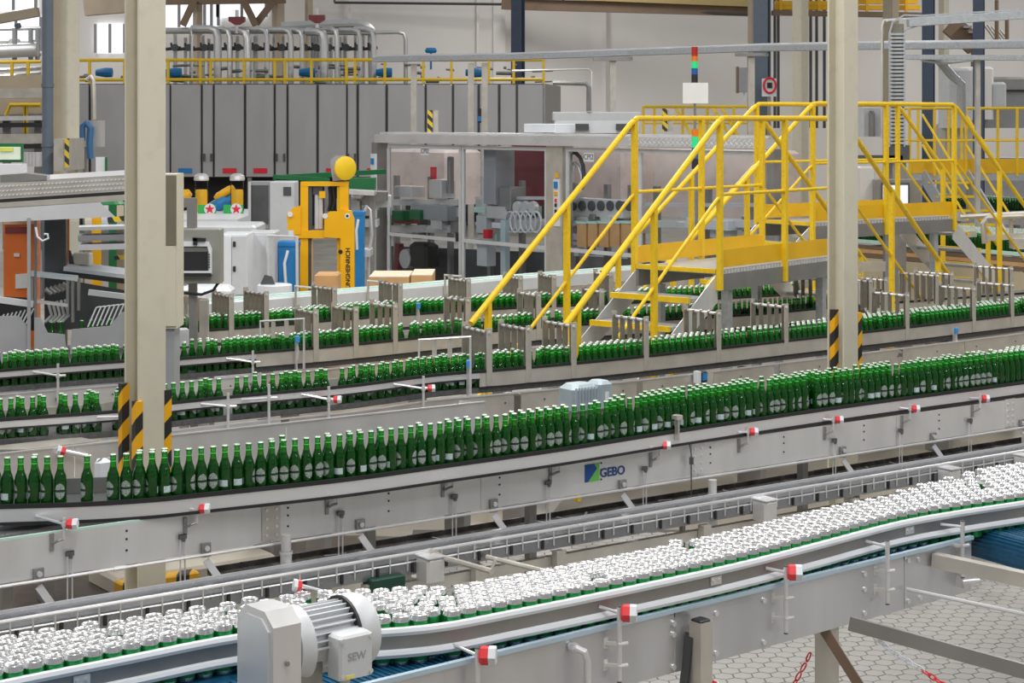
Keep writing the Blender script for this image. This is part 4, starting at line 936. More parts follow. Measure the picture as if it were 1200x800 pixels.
def gdoor(u0, u1, zt=2.49, zb=.06, zm=1.0):
    qa, qb = g_at(u0, z=0), g_at(u1, z=0); f = .055
    k = MB()
    for q in (qa+gd*f/2, qb-gd*f/2): k.bar(q+UP*zb, q+UP*zt, f, .04, gn)
    for z in (zb+f/2, zm, zt-f/2): k.bar(qa+UP*z+gd*f, qb+UP*z-gd*f, .04, f)
    o = k.build('guard_door', M['ltgrey'], K, 0)
    for z0, z1 in ((zb+f, zm-f/2), (zm+f/2, zt-f)):
        k = MB(); k.bar(qa+gd*f+UP*(z0+z1)/2, qb-gd*f+UP*(z0+z1)/2, .006, z1-z0); k.build('pane', M['glass'], o, 0)
    return o, qa, qb
doors = [gdoor(455, 541), gdoor(542, 642), gdoor(664, 748), gdoor(749, 897)]
for i, (o, qa, qb) in enumerate(doors[:1]): k = MB(); k.box(qb-gd*.08+UP*1.05-gn*.03, (.05,.03,.14), grz); k.build('door_handle', M['black'], o, 0)
for u, v in ((498,177),(690,184)):
    q = g_at(u, v, -.05); k = MB(); k.bar(q-gd*.11, q+gd*.11, .004, .13); sg = k.build('number_sign', M['white'], K, 0)
    lettering('lettering', 'CPI2', .11, M['dark'], sg, q-gn*.006-UP*.0, gd, depth=.0005)
# control strips with buttons on the posts
for u, v0, v1, m in ((438,180,255,'white'),(653,210,265,'white')):
    qa, qb = g_at(u, v0, -.08), g_at(u, v1, -.08); k = MB(); k.bar(qa, qb, .13, .04, gn); o = k.build('control_strip', M[m], K, 0)
    for j, (f, mm) in enumerate(((.12,'blue'),(.3,'truck'),(.45,'red'),(.55,'black'),(.68,'black'),(.82,'black'))):
        q = qa+(qb-qa)*f-gn*.03; k = MB(); k.box(q, (.07 if j < 2 else .035,.02,.10 if j == 0 else .05), grz); k.build('button', M[mm], o, 0)
k = MB(); k.bar(g_at(653,208,-.08), g_at(653,203,-.08), .05, .05, gn); k.build('beacon', M['truck'], K)
# --- inside the machine
def gbox(name, label, cat, u, v, off, size, m, rz=None, parts=None, group=None):
    q = g_at(u, v, off); k = MB(); k.cbox(q, size, min(size)*.06, grz if rz is None else rz); o = k.build(name, M[m], None, 0); tag(o, label, cat, group); return o, q
def stand(q, zb, parent, w=.08, m='steel_dk'):
    k = MB(); k.bar(V((q.x,q.y,0)), V((q.x,q.y,zb)), w, w, gd); k.build('stand', M[m], parent, 0)
IM = thing('packing_mechanism', 'steel packing mechanism with carriage, rails and drives behind the clear doors', 'machine', g_at(560, z=0, off=1.0))
for u0, u1, v, h in ((458,540,237,.10),(458,540,268,.12),(560,640,262,.06),(560,640,232,.05),(668,745,236,.06),(668,745,285,.05),(755,890,262,.10),(755,890,240,.05)):
    k = MB(); k.bar(g_at(u0, v, .7), g_at(u1, v, .7), .12, h); k.build('beam', M['steel_lt'], IM, 0)
for u in (465, 505, 528, 575, 612, 675, 712, 740, 770, 830, 880):
    k = MB(); k.bar(g_at(u, z=0, off=.9), g_at(u, z=1.95, off=.9), .08, .08, gd); k.build('upright', M['steel_dk'], IM, 0)
for u, v, s_, m in ((480,224,(.5,.3,.18),'steel'),(518,221,(.35,.3,.3),'steel'),(512,248,(1.0,.35,.25),'grey'),(470,258,(.7,.3,.09),'maroon'),(528,205,(.08,.1,.6),'steel_dk'),(590,248,(.5,.3,.2),'steel'),(572,262,(.25,.3,.28),'ltgrey'),(620,262,(.7,.3,.16),'steel'),(600,232,(.3,.3,.35),'steel_dk'),(838,262,(.8,.35,.14),'ltgrey'),(700,243,(1.3,.2,.26),'steel'),(585,205,(.3,.4,.9),'grey'),(570,225,(.12,.1,.5),'steel')):
    k = MB(); k.cbox(g_at(u, v, .65), s_, .015, grz); k.build('carriage', M[m], IM, 0)
k = MB()
for i in range(7): k.lathe([(.075,-.03),(.075,.03)], 12, g_at(672+i*11, 241, .5), R=Matrix.Rotation(grz,3,'Z')@Matrix.Rotation(math.pi/2,3,'X'))
k.build('gripper_rings', M['dark'], IM)
for i in range(3):
    k = MB(); k.lathe([(.09,-.04),(.10,0),(.09,.04)], 14, g_at(607+i*9, 243, .5), R=Matrix.Rotation(grz,3,'Z')@Matrix.Rotation(math.pi/2,3,'X')); k.build('roller', M['steel'], IM)
for i in range(6):
    c = g_at(598+i*6, 260, .35); k = MB(); ring = [c+gd*.13*math.cos(a)+UP*.16*math.sin(a) for a in [q*.5 for q in range(14)]]; k.tube(ring, .016, 6); k.build('hose', M['white' if i % 2 else 'ltgrey'], IM)
for u, r_ in ((693,.24),(690,.2)):
    c = g_at(672, 205 if r_ > .2 else 213, .3); k = MB(); k.tube([c+gd*r_*math.cos(a)+UP*r_*1.4*math.sin(a) for a in [q*.45 for q in range(15)]], .03, 8); k.build('hose_coil', M['dark' if r_ > .2 else 'steel'], IM)
k = MB(); k.lathe([(.16,-.05),(.16,.05)], 16, g_at(477, 303, .4), R=Matrix.Rotation(grz,3,'Z')@Matrix.Rotation(math.pi/2,3,'X')); k.build('drive_wheel', M['steel'], IM)
k = MB(); k.cbox(g_at(497, 298, .6), (.5,.3,.4), .05, grz); k.build('drive_motor', M['black'], IM, 0)
k = MB(); k.bar(g_at(466, 318, .5), g_at(468, 285, .5), .12, .1, gn); k.build('drive_arm', M['maroon'], IM, 0)
for v0, v1 in ((300, 345),): 
    k = MB(); k.bar(g_at(460, 312, 1.2), g_at(640, 322, 1.2), .05, .7); k.build('lower_guard', M['dark'], IM, 0); k = MB(); k.bar(g_at(668, 325, 1.2), g_at(895, 345, 1.2), .05, .7); k.build('lower_guard', M['grey'], IM, 0)
for i in range(60):
    u = random.choice([random.uniform(458,540), random.uniform(546,640), random.uniform(668,745), random.uniform(755,892)]); k = MB()
    k.cbox(g_at(u, random.uniform(222,282)+(u-455)*.06, random.uniform(.45,1.1)), (random.uniform(.06,.4),random.uniform(.08,.2),random.uniform(.04,.22)), .01, grz); k.build('fitting', M[random.choice(['steel_lt','steel','ltgrey','white','steel_dk','mint','steel'])], IM, 0)
gbox('paint_panel', 'maroon machine panel behind the second clear door', 'panel', 626, 200, 1.6, (1.05,.1,1.1), 'maroon'); gbox('wrapped_pallet', 'film-wrapped pale pallet load seen through the first clear door', 'pallet', 505, 206, 3.2, (2.0,.8,.95), 'wrap')
gbox('wrapped_pallet', 'film-wrapped pale pallet load seen through the third clear door', 'pallet', 722, 205, 2.9, (1.2,.8,1.15), 'wrap'); gbox('wrapped_pallet', 'film-wrapped pale pallet load seen through the fourth clear door', 'pallet', 850, 215, 2.9, (2.3,.8,1.0), 'wrap')
gbox('safety_poster', 'small red and blue safety poster behind the first clear door', 'poster', 508, 204, .9, (.17,.01,.24), 'signal')
gbox('red_button_box', 'bright red square box low behind the second clear door', 'box', 572, 274, .2, (.13,.1,.14), 'signal')
gbox('drive_box', 'pale drive box under the red box behind the second clear door', 'box', 570, 298, .3, (.25,.2,.35), 'ltgrey')
for i in range(2): gbox('green_tray', 'green cardboard tray on the machine infeed behind the first clear door', 'tray', 472+i*21, 252-i*1, .45, (.30,.25,.16), 'green', group='green trays behind the first clear door')
for i in range(5):
    o, q = gbox('carton', 'brown carton with green rim in the row behind the third clear door', 'carton', 690+i*13, 275, .35, (.20,.3,.34), 'card', group='cartons behind the third clear door')
    k = MB(); k.box(q+UP*.18, (.22,.31,.03), grz); k.build('green_rim', M['mint'], o, 0)
gbox('blue_overall', 'hanging blue hose bundle behind the second clear door', 'hoses', 592, 290, .3, (.12,.1,.85), 'beltlabel')
gbox('roof_box', 'white box lying on the glazed machine roof at its left end', 'box', 644, 150, .6, (.75,.4,.13), 'white')
# white cabinets behind the roof, drawn further back
for u0, u1, v0, v1, m, lab in ((648,752,131,141,'ltgrey','long grey hood behind the glazed machine roof'),(650,750,140,156,'white','white low cabinet with dark windows behind the glazed machine roof')):
    a, c = D(u0,v0,33), D(u1,v1,33); k = MB(); k.cbox(((a.x+c.x)/2,33.4,(a.z+c.z)/2), (c.x-a.x,.8,a.z-c.z), .02); o = tag(k.build('rear_cabinet', M[m], None, 0), lab, 'cabinet')
    if m == 'white':
        for x0, x1 in ((672,690),(722,746)): aa, cc = D(x0,145,32.9), D(x1,152,32.9); k = MB(); k.box(((aa.x+cc.x)/2,32.95,(aa.z+cc.z)/2), (cc.x-aa.x,.1,aa.z-cc.z)); k.build('dark_window', M['dark'], o, 0)
        k = MB(); k.box(((a.x+c.x)/2,33.4,c.z/2), (c.x-a.x-.2,.6,c.z)); k.build('plinth', M['grey'], o, 0)
# signal towers
def tower(label, u, v0, seg, d, r, pole_v):
    t = D(u, v0, d); T = thing('signal_tower', label, 'signal light', V((t.x, d, D(u,pole_v,d).z)))
    z = t.z
    for m, h in seg: k = MB(); k.cyl((t.x,d,z-h), (t.x,d,z), r, 12); k.build('light_segment' if m != 'black' else 'tower_base', M[m], T); z -= h
    k = MB(); k.cyl((t.x,d,D(u,pole_v,d).z), (t.x,d,z), r*.3, 8); k.build('pole', M['steel_dk'], T)
    return T
tower('tall stack light with green lamp lit above a white sheet', 814, 55, (('lampred',.12),('lampor',.07),('lampgreen',.09),('lampblue',.08),('black',.17)), 23.5, .042, 158)
tower('lower stack light with green lamp lit in front of the glazed machine', 816, 151, (('lampor',.09),('lampgreen',.13),('lampblue',.13),('black',.12)), 21, .055, 292)
q = D(815, 109, 23.4); k = MB(); k.box(q, (.33,.008,.27)); o = tag(k.build('paper_notice', M['paper'], None, 0), 'white notice sheet under the tall stack light', 'notice'); k = MB(); k.cyl(q+V((0,.02,.0)), V((q.x,q.y+.02,D(815,158,23.4).z)), .012, 6); k.build('notice_stem', M['steel_dk'], o)
# ================================================================ STACKER TRUCK
ds = 23.0; S = thing('pedestrian_stacker', 'yellow electric stacker truck with open mast parked behind the conveyors', 'stacker truck', V((D(376,300,ds).x, ds, 0)))
def px(name, u0, v0, u1, v1, dep, m, par, d, off=0.0, ch=0.0):
    "box whose near face covers the given photo rectangle at depth d"
    a, c = D(u0, v0, d+off), D(u1, v1, d+off); k = MB(); ctr = ((a.x+c.x)/2, d+off+dep/2, (a.z+c.z)/2); sz = (c.x-a.x, dep, a.z-c.z)
    (k.cbox(ctr, sz, ch) if ch else k.box(ctr, sz)); return k.build(name, M[m] if isinstance(m, str) else m, par, 0)
for u0, u1 in ((352,361),(398,408)): px('mast_upright', u0, 214, u1, 400, .12, 'truck', S, ds)
px('mast_inner', 361, 219, 365, 400, .10, 'dark', S, ds, .02); px('mast_inner', 395, 219, 398, 400, .10, 'ochre', S, ds, .02)
px('mast_crossbar', 352, 213, 408, 218, .13, 'truck', S, ds, -.005); px('mast_crossbar', 346, 270, 384, 279, .10, 'truck', S, ds, -.02)
k = MB(); a = [(380,252),(386,248),(398,248),(399,245),(411,247),(415,258),(415,400),(399,400),(399,279),(380,278)]
k.prism([D(u,v,ds-.05) for u, v in a], (0,.12,0)); bodyp = k.build('body_panel', M['truck'], S, 0)
k = MB(); a = [(336,250),(344,243),(352,241),(352,274),(340,276),(337,268)]; k.prism([D(u,v,ds-.03) for u, v in a], (0,.10,0)); k.build('side_bracket', M['truck'], S, 0)
px('lower_leg', 350, 279, 366, 400, .10, mat('pale_orange_paint', (.86,.48,.18), 0, .5), S, ds, .03)
for u in (371, 376): k = MB(); k.cyl(D(u,225,ds+.06), D(u,268,ds+.06), .028, 10); k.build('lift_cylinder', M['steel_lt'], S)
px('lift_block', 367, 218, 377, 228, .08, 'dark', S, ds, .03); px('lift_block', 374, 224, 381, 232, .08, 'truck', S, ds, .01)
for u, a in ((385,0),(390,.02)): k = MB(); k.tube([D(u,219,ds+.05), D(u+2,235,ds+.05), D(u-1,247,ds+.05)], .012, 6); k.build('hydraulic_hose', M['black'], S)
px('mast_guard', 366, 281, 400, 330, .01, 'glass', S, ds, .06)
for u, v in ((340,251),(381,253),(407,253)):
    k = MB(); k.disc(D(u,v,ds-.052), (0,-1,0), .035, 12, .004); k.build('round_sticker', M['white'], S)
k = MB(); k.disc(D(407,253,ds-.056), (0,-1,0), .018, 10, .004); k.build('round_sticker', M['black'], S)
px('label_plate', 338, 270, 344, 276, .005, 'white', S, ds, -.035)
lettering('lettering', 'JUNGHEINRICH', .077, M['black'], S, D(408, 315, ds-.053), (0,0,1), (-1,0,0), depth=.001, bold=.002)
k = MB(); k.disc(D(399,295,ds-.052), (0,-1,0), .03, 8, .003); k.build('emblem', M['black'], S)
px('base_frame', 336, 360, 416, 398, .9, 'dark', S, ds, .05)
for u in (345, 405): k = MB(); c = D(u, 398, ds); k.lathe([(.07,-.03),(.07,.03)], 12, (c.x, ds+.2, .072), R=Matrix.Rotation(math.pi/2,3,'Y')); k.build('wheel', M['black'], S)
# cable reel with yellow disc on top of the mast
k = MB(); k.prism([D(u,v,ds+.02) for u, v in ((387,188),(392,183),(404,182),(404,211),(390,212),(388,200))], (0,.16,0)); rl = k.build('reel_housing', M['grey'], S, 0)
k = MB(); k.lathe([(.125,0),(.155,.02),(.155,.05),(.12,.07)], 20, D(403,197,ds-.02), R=Matrix.Rotation(math.radians(35),3,'Z')@Matrix.Rotation(math.pi/2,3,'X')); k.build('reel_disc', mat('lemon_disc', (.93,.62,.02), 0, .4), rl)
# ================================================================ CABINETS AND PLANT left of the stacker
def cab(name, label, cat, u0, v0, u1, v1, d, dep, m, ch=.01, floor_=True):
    a, c = D(u0,v0,d), D(u1,v1,d); z1 = 0 if floor_ else c.z
    t = thing(name, label, cat, V(((a.x+c.x)/2, d+dep/2, z1)))
    k = MB(); k.cbox(((a.x+c.x)/2, d+dep/2, (a.z+z1)/2), (c.x-a.x, dep, a.z-z1), ch); k.build('body', M[m] if isinstance(m, str) else m, t, 0); return t
t = cab('control_cabinet', 'grey control cabinet with dark glass bay behind the operator panel', 'cabinet', 316, 213, 345, 265, 25, .5, 'ltgrey')
px('display', 332, 219, 341, 229, .02, 'dark', t, 25, -.015); px('bay_frame', 291, 213, 316, 268, .4, 'grey', t, 25, .05); px('dark_bay', 294, 217, 314, 262, .02, 'dark', t, 25, .03); px('bay_strut', 291, 213, 294, 268, .05, 'steel_lt', t, 25, .0)
t = cab('white_cabinet', 'white two-door cabinet right of the operator panel', 'cabinet', 258, 274, 290, 345, 21.5, .5, 'white')
px('door', 272, 277, 289, 345, .02, 'ltgrey', t, 21.5, -.02); px('door', 259, 277, 271, 345, .02, 'white', t, 21.5, -.02)
for v in (286, 315): px('hinge', 273, v-3, 276, v+3, .02, 'black', t, 21.5, -.035)
px('yellow_strip', 257, 300, 261, 332, .02, 'truck', t, 21.5, -.03)
t = cab('white_hood', 'low white machine hood with rounded top in front of the cabinets', 'machine', 200, 264, 300, 274, 22.5, .9, 'ltgrey', .03, False); px('skirt', 205, 273, 296, 300, .7, 'ltgrey', t, 22.5, .08)
px('foot', 210, 300, 290, 420, .5, 'grey', t, 22.5, .2)
t = cab('white_cabinet', 'plain white cabinet beside the blue waste bin', 'cabinet', 290, 272, 322, 345, 22, .5, 'ltgrey'); px('door', 292, 276, 320, 345, .02, 'ltgrey', t, 22, -.02)
def bin_(label, u0, v0, u1, v1, d):
    a, c = D(u0,v0,d), D(u1,v1,d); T = thing('waste_bin', label, 'bin', V(((a.x+c.x)/2, d+.2, 0))); w = (c.x-a.x)
    k = MB(); x = (a.x+c.x)/2
    k.loft([[V((x+sx*w*.42, d+.2+sy*w*.42, 0.0)) for sx, sy in ((-1,-1),(1,-1),(1,1),(-1,1))], [V((x+sx*w*.5, d+.2+sy*w*.5, a.z)) for sx, sy in ((-1,-1),(1,-1),(1,1),(-1,1))]]); k.build('body', M['blue'], T, 0)
    k = MB(); k.cbox((x,d+.2,a.z+.02), (w*1.08,w*1.08,.06), .015); k.build('lid', M['blue'], T, 0)
    k = MB(); k.tube([V((x+w*.1,d-.12,a.z-.05)), V((x-w*.05,d-.16,a.z-.2)), V((x+w*.0,d-.14,a.z-.45))], .018, 6); k.build('liner_fold', M['white'], T)
bin_('blue waste bin standing left of the stacker truck', 325, 288, 348, 340, 22.2); bin_('blue waste bin standing right of the stacker truck', 413, 252, 426, 292, 24)
k = MB(); a = D(318,278,21.8); k.tube([D(313,276,21.9), V((D(317,345,21.9).x,21.9,0))], .02, 6); k.tube([D(313,276,21.9), D(348,277,21.9), V((D(349,345,21.9).x,21.9,0))], .02, 6); tag(k.build('bin_frame', M['ltgrey'], None), 'thin grey tube frame around the left blue bin', 'frame')
# chrome chair / trolley right of the stacker
T = thing('tube_trolley', 'chrome tube trolley in front of the glazed machine corner', 'trolley', D(430,330,24.5)-UP*0)
T.location.z = 0
k = MB(); k.tube([D(424,297,24.5), D(424,255,24.5), D(430,241,24.5), D(434,246,24.5), D(436,275,24.5), D(433,295,24.5)], .02, 8); k.build('push_handle', M['steel_lt'], T)
px('seat_plate', 413, 293, 434, 301, .5, 'ltgrey', T, 24.3)
for u in (415, 432): k = MB(); k.tube([D(u,300,24.4), V((D(u,300,24.4).x,24.4,.05))], .02, 8); k.build('leg', M['steel'], T)
for u in (415, 432): k = MB(); p = D(u,300,24.4); k.lathe([(.05,-.015),(.05,.015)], 10, (p.x,24.4,.051), R=Matrix.Rotation(math.pi/2,3,'Y')); k.build('caster', M['black'], T)
# cardboard on a pallet in front of the glazed machine
T = thing('carton_pallet', 'flat cartons stacked on a pallet in front of the glazed machine', 'pallet', V((D(470,330,20.5).x,20.9,0)))
a, c = D(430,322,20.5), D(508,340,20.5)
for i, (u0, u1, v0, m) in enumerate(((432,480,325,'card'),(481,507,323,'card'))):
    aa, cc = D(u0,v0,20.5), D(u1,345,20.5); k = MB(); k.box(((aa.x+cc.x)/2,20.9,aa.z/2+.07), (cc.x-aa.x-.01,.8,aa.z-.14)); bx = k.build('carton', M[m], T, 0)
    k = MB(); k.box(((aa.x+cc.x)/2,20.9,aa.z+.005), (cc.x-aa.x-.01,.8,.012)); k.build('flap', mat('pale_cardboard', (.78,.66,.50), 0, .8), bx, 0)
k = MB(); 
for i in range(5): k.box(((a.x+c.x)/2,20.55+i*.17,.12), (c.x-a.x,.1,.025))
for i in range(3): k.box((a.x+.06+(c.x-a.x-.12)*i/2,20.9,.055), (.1,.78,.11))
k.build('pallet_base', M['tan'], T, 0)
aa = D(381,322,20.9); k = MB(); k.cbox((aa.x,21.2,aa.z/2), (.28,.4,aa.z), .02); tag(k.build('carton_stack', M['card'], None, 0), 'brown carton stack at the foot of the stacker truck', 'carton')
# round white drum by the far conveyor
p = D(322,338,19.6); T = thing('white_drum', 'flat white wrapped roll behind the lane combs', 'roll', V((p.x,p.y,0)))
k = MB(); k.lathe([(.16,0),(.16,p.z-.1),(.19,p.z-.1),(.19,p.z+.04),(.17,p.z+.05)], 20, (p.x,p.y,0)); k.build('roll', M['white'], T); k = MB(); k.prism([D(u,v,19.5) for u, v in ((305,333),(310,322),(318,324),(322,333))], (0,.05,0)); k.build('black_flap', M['dark'], T, 0)
for u, w_, v in ((240,60,336),(222,40,338)):
    p = D(u,v,19.2+u*.002); k = MB(); k.cbox((p.x,p.y+.2,p.z/2), (w_*p.y/FPX,.4,p.z), .05); tag(k.build('white_guard', M['white'], None, 0), 'white rounded belt guard %s the operator panel' % ('right below' if u > 230 else 'left below'), 'guard')
# ---------------------------------------------------------------- operator panel with monitor beside the left column
po = 13.6; OP = thing('operator_terminal', 'grey operator panel with framed monitor hanging beside the cream column', 'control panel', V((D(233,300,po).x, po+.1, 0)))
px('enclosure', 207, 268, 258, 332, .18, mat('olive_grey_panel', (.30,.30,.27), .1, .5, .04), OP, po, 0, .008)
k = MB()
def ringrect(u0, v0, u1, v1, w_, d, dep, r=4):
    o = [(u0+r,v0),(u1-r,v0),(u1,v0+r*2.2),(u1,v1),(u0,v1),(u0,v0+r*2.2)]; i = [(u0+r,v0+w_*1.6),(u1-r-1,v0+w_*1.6),(u1-w_,v0+r*2.2+w_),(u1-w_,v1-w_),(u0+w_,v1-w_),(u0+w_,v0+r*2.2+w_)]
    O = [D(u,v,d) for u, v in o]; I = [D(u,v,d) for u, v in i]; q = V((0,dep,0)); k = MB(); n = len(O)
    k.v = O+I+[p+q for p in O]+[p+q for p in I]
    for a in range(n):
        c = (a+1)%n; k.face((a,c,n+c,n+a)); k.face((2*n+a,2*n+c,c,a)[::1]); k.face((n+a,n+c,3*n+c,3*n+a)); k.face((2*n+a,3*n+a,3*n+c,2*n+c))
    return k
fr_ = ringrect(209, 283, 248, 321, 3.5, po-.03, .03).build('monitor_frame', M['white'], OP, 0)
px('monitor_screen', 213, 295, 243, 317, .02, 'black', fr_, po-.02); px('monitor_back', 211, 290, 246, 320, .012, 'steel_dk', fr_, po-.010)
px('monitor_lip', 209, 320, 247, 324, .06, 'black', fr_, po-.05)
k = MB(); k.bar(D(226,280,po-.03), D(241,281,po-.03), .03, .025); k.bar(D(229,279,po-.03), D(229,287,po-.03), .03, .03, V((1,0,0))); k.build('camera_clip', M['black'], OP, 0)
k = MB(); stuff_k = MB()
for i in range(6): stuff_k.box(D(245,298+i*3,po-.035), (.012,.006,.010))
stuff(stuff_k.build('frame_keys', M['dark'], fr_, 0))
px('support_arm', 219, 232, 229, 268, .08, 'steel_dk', OP, po, .05); px('support_arm', 205, 232, 219, 243, .08, 'steel_dk', OP, po, .05)
k = MB(); k.tube([D(256,331,po+.05), D(250,340,po+.05), D(236,345,po+.05), D(215,343,po+.05)], .012, 6); k.build('cable', M['black'], OP)
k = MB(); k.bar(V((D(226,300,po).x,po+.12,0)), D(226,331,po+.12), .06, .06, V((1,0,0))); k.build('stand', M['steel_dk'], OP, 0)
# tall narrow cabinet seen edge-on behind the left column
TC = thing('tall_cabinet', 'tall cream cabinet with olive upper door behind the left column', 'cabinet', V((D(190,300,11.6).x,11.75,0)))
px('body', 175, 204, 207, 385, .25, 'cream', TC, 11.6); px('olive_door', 178, 205.5, 206.5, 287, .01, mat('olive_door_paint', (.18,.17,.12), 0, .5), TC, 11.588); px('lower_door', 178, 288, 206, 382, .01, 'cream', TC, 11.588)
px('plinth', 178, 385, 204, 500, .2, 'grey', TC, 11.62)
# filters, pumps and star plates below the pasteuriser
for i, (u, m) in enumerate(((236,'truck'),(278,'truck'))):
    p = D(u, 238, 30); T = thing('filter_housing', 'clear filter bowl with yellow cartridge %s' % ('near the operator panel arm' if i == 0 else 'near the grey control cabinet'), 'filter', V((p.x,30,D(u,250,30).z)))
    k = MB(); k.lathe([(.10,0),(.10,.38),(.09,.40)], 14, (p.x,30,D(u,250,30).z)); k.build('cartridge', M[m], T)
    k = MB(); k.lathe([(.115,0),(.115,.58)], 14, (p.x,30,D(u,250,30).z+.0)); k.build('bowl', M['glass'], T); k = MB(); k.lathe([(.12,0),(.13,.02),(.12,.08),(.06,.12)], 14, (p.x,30,D(u,250,30).z+.55)); k.build('lid', M['steel'], T)
for i, (u, v, m, r) in enumerate(((256,240,'blue',.11),(268,236,'blue',.09),(263,226,'truck',.07),(212,232,'truck',.10))):
    p = D(u, v, 30.4); k = MB(); k.tube([p-V((.16,0,.10)), p-V((.1,0,.06)), p+V((.1,0,.06)), p+V((.16,0,.10))], [r*.6,r,r,r*.6], 12); k.cyl(V((p.x,p.y,D(u,256,29.4).z)), p, .03, 8); tag(k.build('pump', M[m], None), ('blue dosing pump between the clear filters','small blue valve body beside the yellow pipe','yellow valve head above the blue pump','yellow filter head behind the tall cabinet')[i], 'pump')
for i, (u0, u1) in enumerate(((232,253),(262,285))):
    a, c = D(u0,240,29.5), D(u1,250,29.5); k = MB(); k.box(((a.x+c.x)/2,29.5,(a.z+c.z)/2), (c.x-a.x,.03,a.z-c.z)); o = tag(k.build('star_plate', mat('bright_green_plate', (.03,.42,.08), 0, .5), None, 0), 'green plate with red star %s' % ('below the left filter bowl' if i == 0 else 'below the right filter bowl'), 'plate')
    x, z = (a.x+c.x)/2+.05, (a.z+c.z)/2; k = MB(); k.prism([V((x+(.085 if j%2==0 else .036)*math.sin(j*math.pi/5), 29.48, z+(.085 if j%2==0 else .036)*math.cos(j*math.pi/5))) for j in range(10)], (0,-.005,0)); k.build('star', M['signal'], o, 0)
    k = MB(); k.disc((x,29.484,z), (0,-1,0), .095, 14, .002); k.build('star_disc', M['white'], o)
k = MB(); a, c = D(198,252,29), D(292,260,29); k.box(((a.x+c.x)/2,29.4,(a.z+c.z)/2), (c.x-a.x,3.2,a.z-c.z)); tb2 = tag(k.build('filter_bench', M['white'], None, 0), 'white bench carrying the filters and star plates', 'bench')
for x in (a.x+.2, c.x-.2): k = MB(); k.box((x,29.4,c.z/2), (.1,.6,c.z)); k.build('leg', M['steel'], tb2, 0)
k = MB(); k.tube([D(205,262,29.2), D(300,256,29.2)], .03, 8); k.build('bench_pipe', M['steel_lt'], tb2)
# green arm pipes over the middle
for i, (a, c, lab) in enumerate((((322,207),(386,211),'lower green crane arm beside the reel'),((322,208),(450,201),'upper green crane arm passing behind the reel'))):
    k = MB(); k.bar(D(*a,26), D(*c,26+i*2), .08, .07 if i else .06); o = tag(k.build('swivel_boom', M['green'], None), lab, 'arm')
k = MB(); k.bar(D(410,216,27), D(440,216,27), .3, .2); o = tag(k.build('crate_row', M['green'], None, 0), 'row of dark green crates right of the stacker mast', 'crates')
k = MB(); k.bar(D(405,224,26.5), D(440,226,26.5), .5, .06); gc = tag(k.build('crate_conveyor', M['steel'], None, 0), 'short roller conveyor under the dark green crates', 'conveyor')
for u in (408, 436): k = MB(); p = D(u,226,26.6); k.bar(V((p.x,26.6,0)), p, .08, .08, V((1,0,0))); k.build('leg', M['steel_dk'], gc, 0)
T = thing('trim_plant', 'tangle of stainless valves on a rack behind the stacker mast', 'machinery', D(425,262,27)-UP*1.2)
for i in range(14):
    p = D(random.uniform(408,440), random.uniform(226,256), 27+random.random()); k = MB(); k.cbox(p, (random.uniform(.15,.5),.2,random.uniform(.06,.22)), .02); k.build('valve_block', M[random.choice(['steel','steel_lt','ltgrey','steel_dk'])], T, 0)
px('rack', 406, 258, 442, 266, .5, 'ltgrey', T, 27); 
for u in (408, 438): px('rack_leg', u, 226, u+2, 420, .1, 'steel', T, 27, .3)
# ================================================================ LEFT GUARDED MACHINE
dm = 13.6; LM = thing('labelling_machine', 'guarded machine with studded header and grey canopy at the left', 'machine', V((D(60,300,dm).x, dm+.9, 0)))
def lq(u, v, off=0.0): return D(u, v, dm+off)
yd = V((1, .18, 0)).normalized(); yn = V((-yd.y, yd.x, 0))
def lx(u, v): 
    base = D(0, 300, dm); X = base.x; q = None
    # plane through the left frame edge, running slightly away to the right
    t = ((u-600)/FPX*base.y-X)/(yd.x-(u-600)/FPX*yd.y); p = base+yd*t; p.z = HC-(v-VH)*p.y/FPX; return p
def lpanel(name, quad, dep, m, par=None, sm=0):
    k = MB(); k.prism([lx(u, v) for u, v in quad], yn*dep); return k.build(name, M[m] if isinstance(m, str) else m, par or LM, sm)
hd = lpanel('header', ((-40,217),(175,204),(175,222),(-40,236)), .06, 'tan_steel')
sk = MB()
for r in range(3):
    for i in range(46):
        u = -35+i*4.6+(r%2)*2.3; v = 217.5-(u+40)*13/215+3.5+r*5.2; p = lx(u, v); sk.box(p-yn*.004, (.016,.006,.008), R=Matrix.Rotation(math.atan2(yd.y,yd.x),3,'Z')@Matrix.Rotation(-.6,3,'Y'))
stuff(sk.build('header_studs', M['white'], hd, 0))
lpanel('roof_plate', ((-40,216),(175,203),(175,204.5),(-40,217.5)), 1.4, 'steel_lt'); lpanel('shadow_gap', ((-40,236),(175,222),(175,226),(-40,240)), .05, 'black')
lpanel('lower_channel', ((-40,240),(175,226),(175,233),(-40,247)), .08, 'tan_steel')
k = MB(); k.prism([lx(-40,247), lx(118,238), lx(135,254), lx(-40,262)], yn*.01); k.prism([lx(-40,247)+yn*.3, lx(118,238)+yn*.3, lx(118,238), lx(-40,247)], UP*.01); k.build('canopy', M['ltgrey'], LM, 0)
lpanel('roof_machine', ((0,205),(30,203),(55,206),(55,212),(0,214)), .3, 'steel_dk')
for u, v0, v1, w_, off, m in ((34,255,345,4,.0,'grey'),(41,250,345,3,.05,'steel_dk'),(150,230,420,5,.0,'grey')):
    k = MB(); p = lx(u, v0)+yn*off; r_ = w_*dm/FPX; k.bar(V((p.x,p.y,0)), p, r_, r_, yd); k.build('frame_post', M[m], LM, 0)
k = MB(); a, c = lx(46,250)+yn*.5, lx(72,250)+yn*.5; k.prism([V((a.x,a.y,0)), V((c.x,c.y,0)), c, a], yn*.2); k.build('dark_cover', M['dark'], LM, 0)
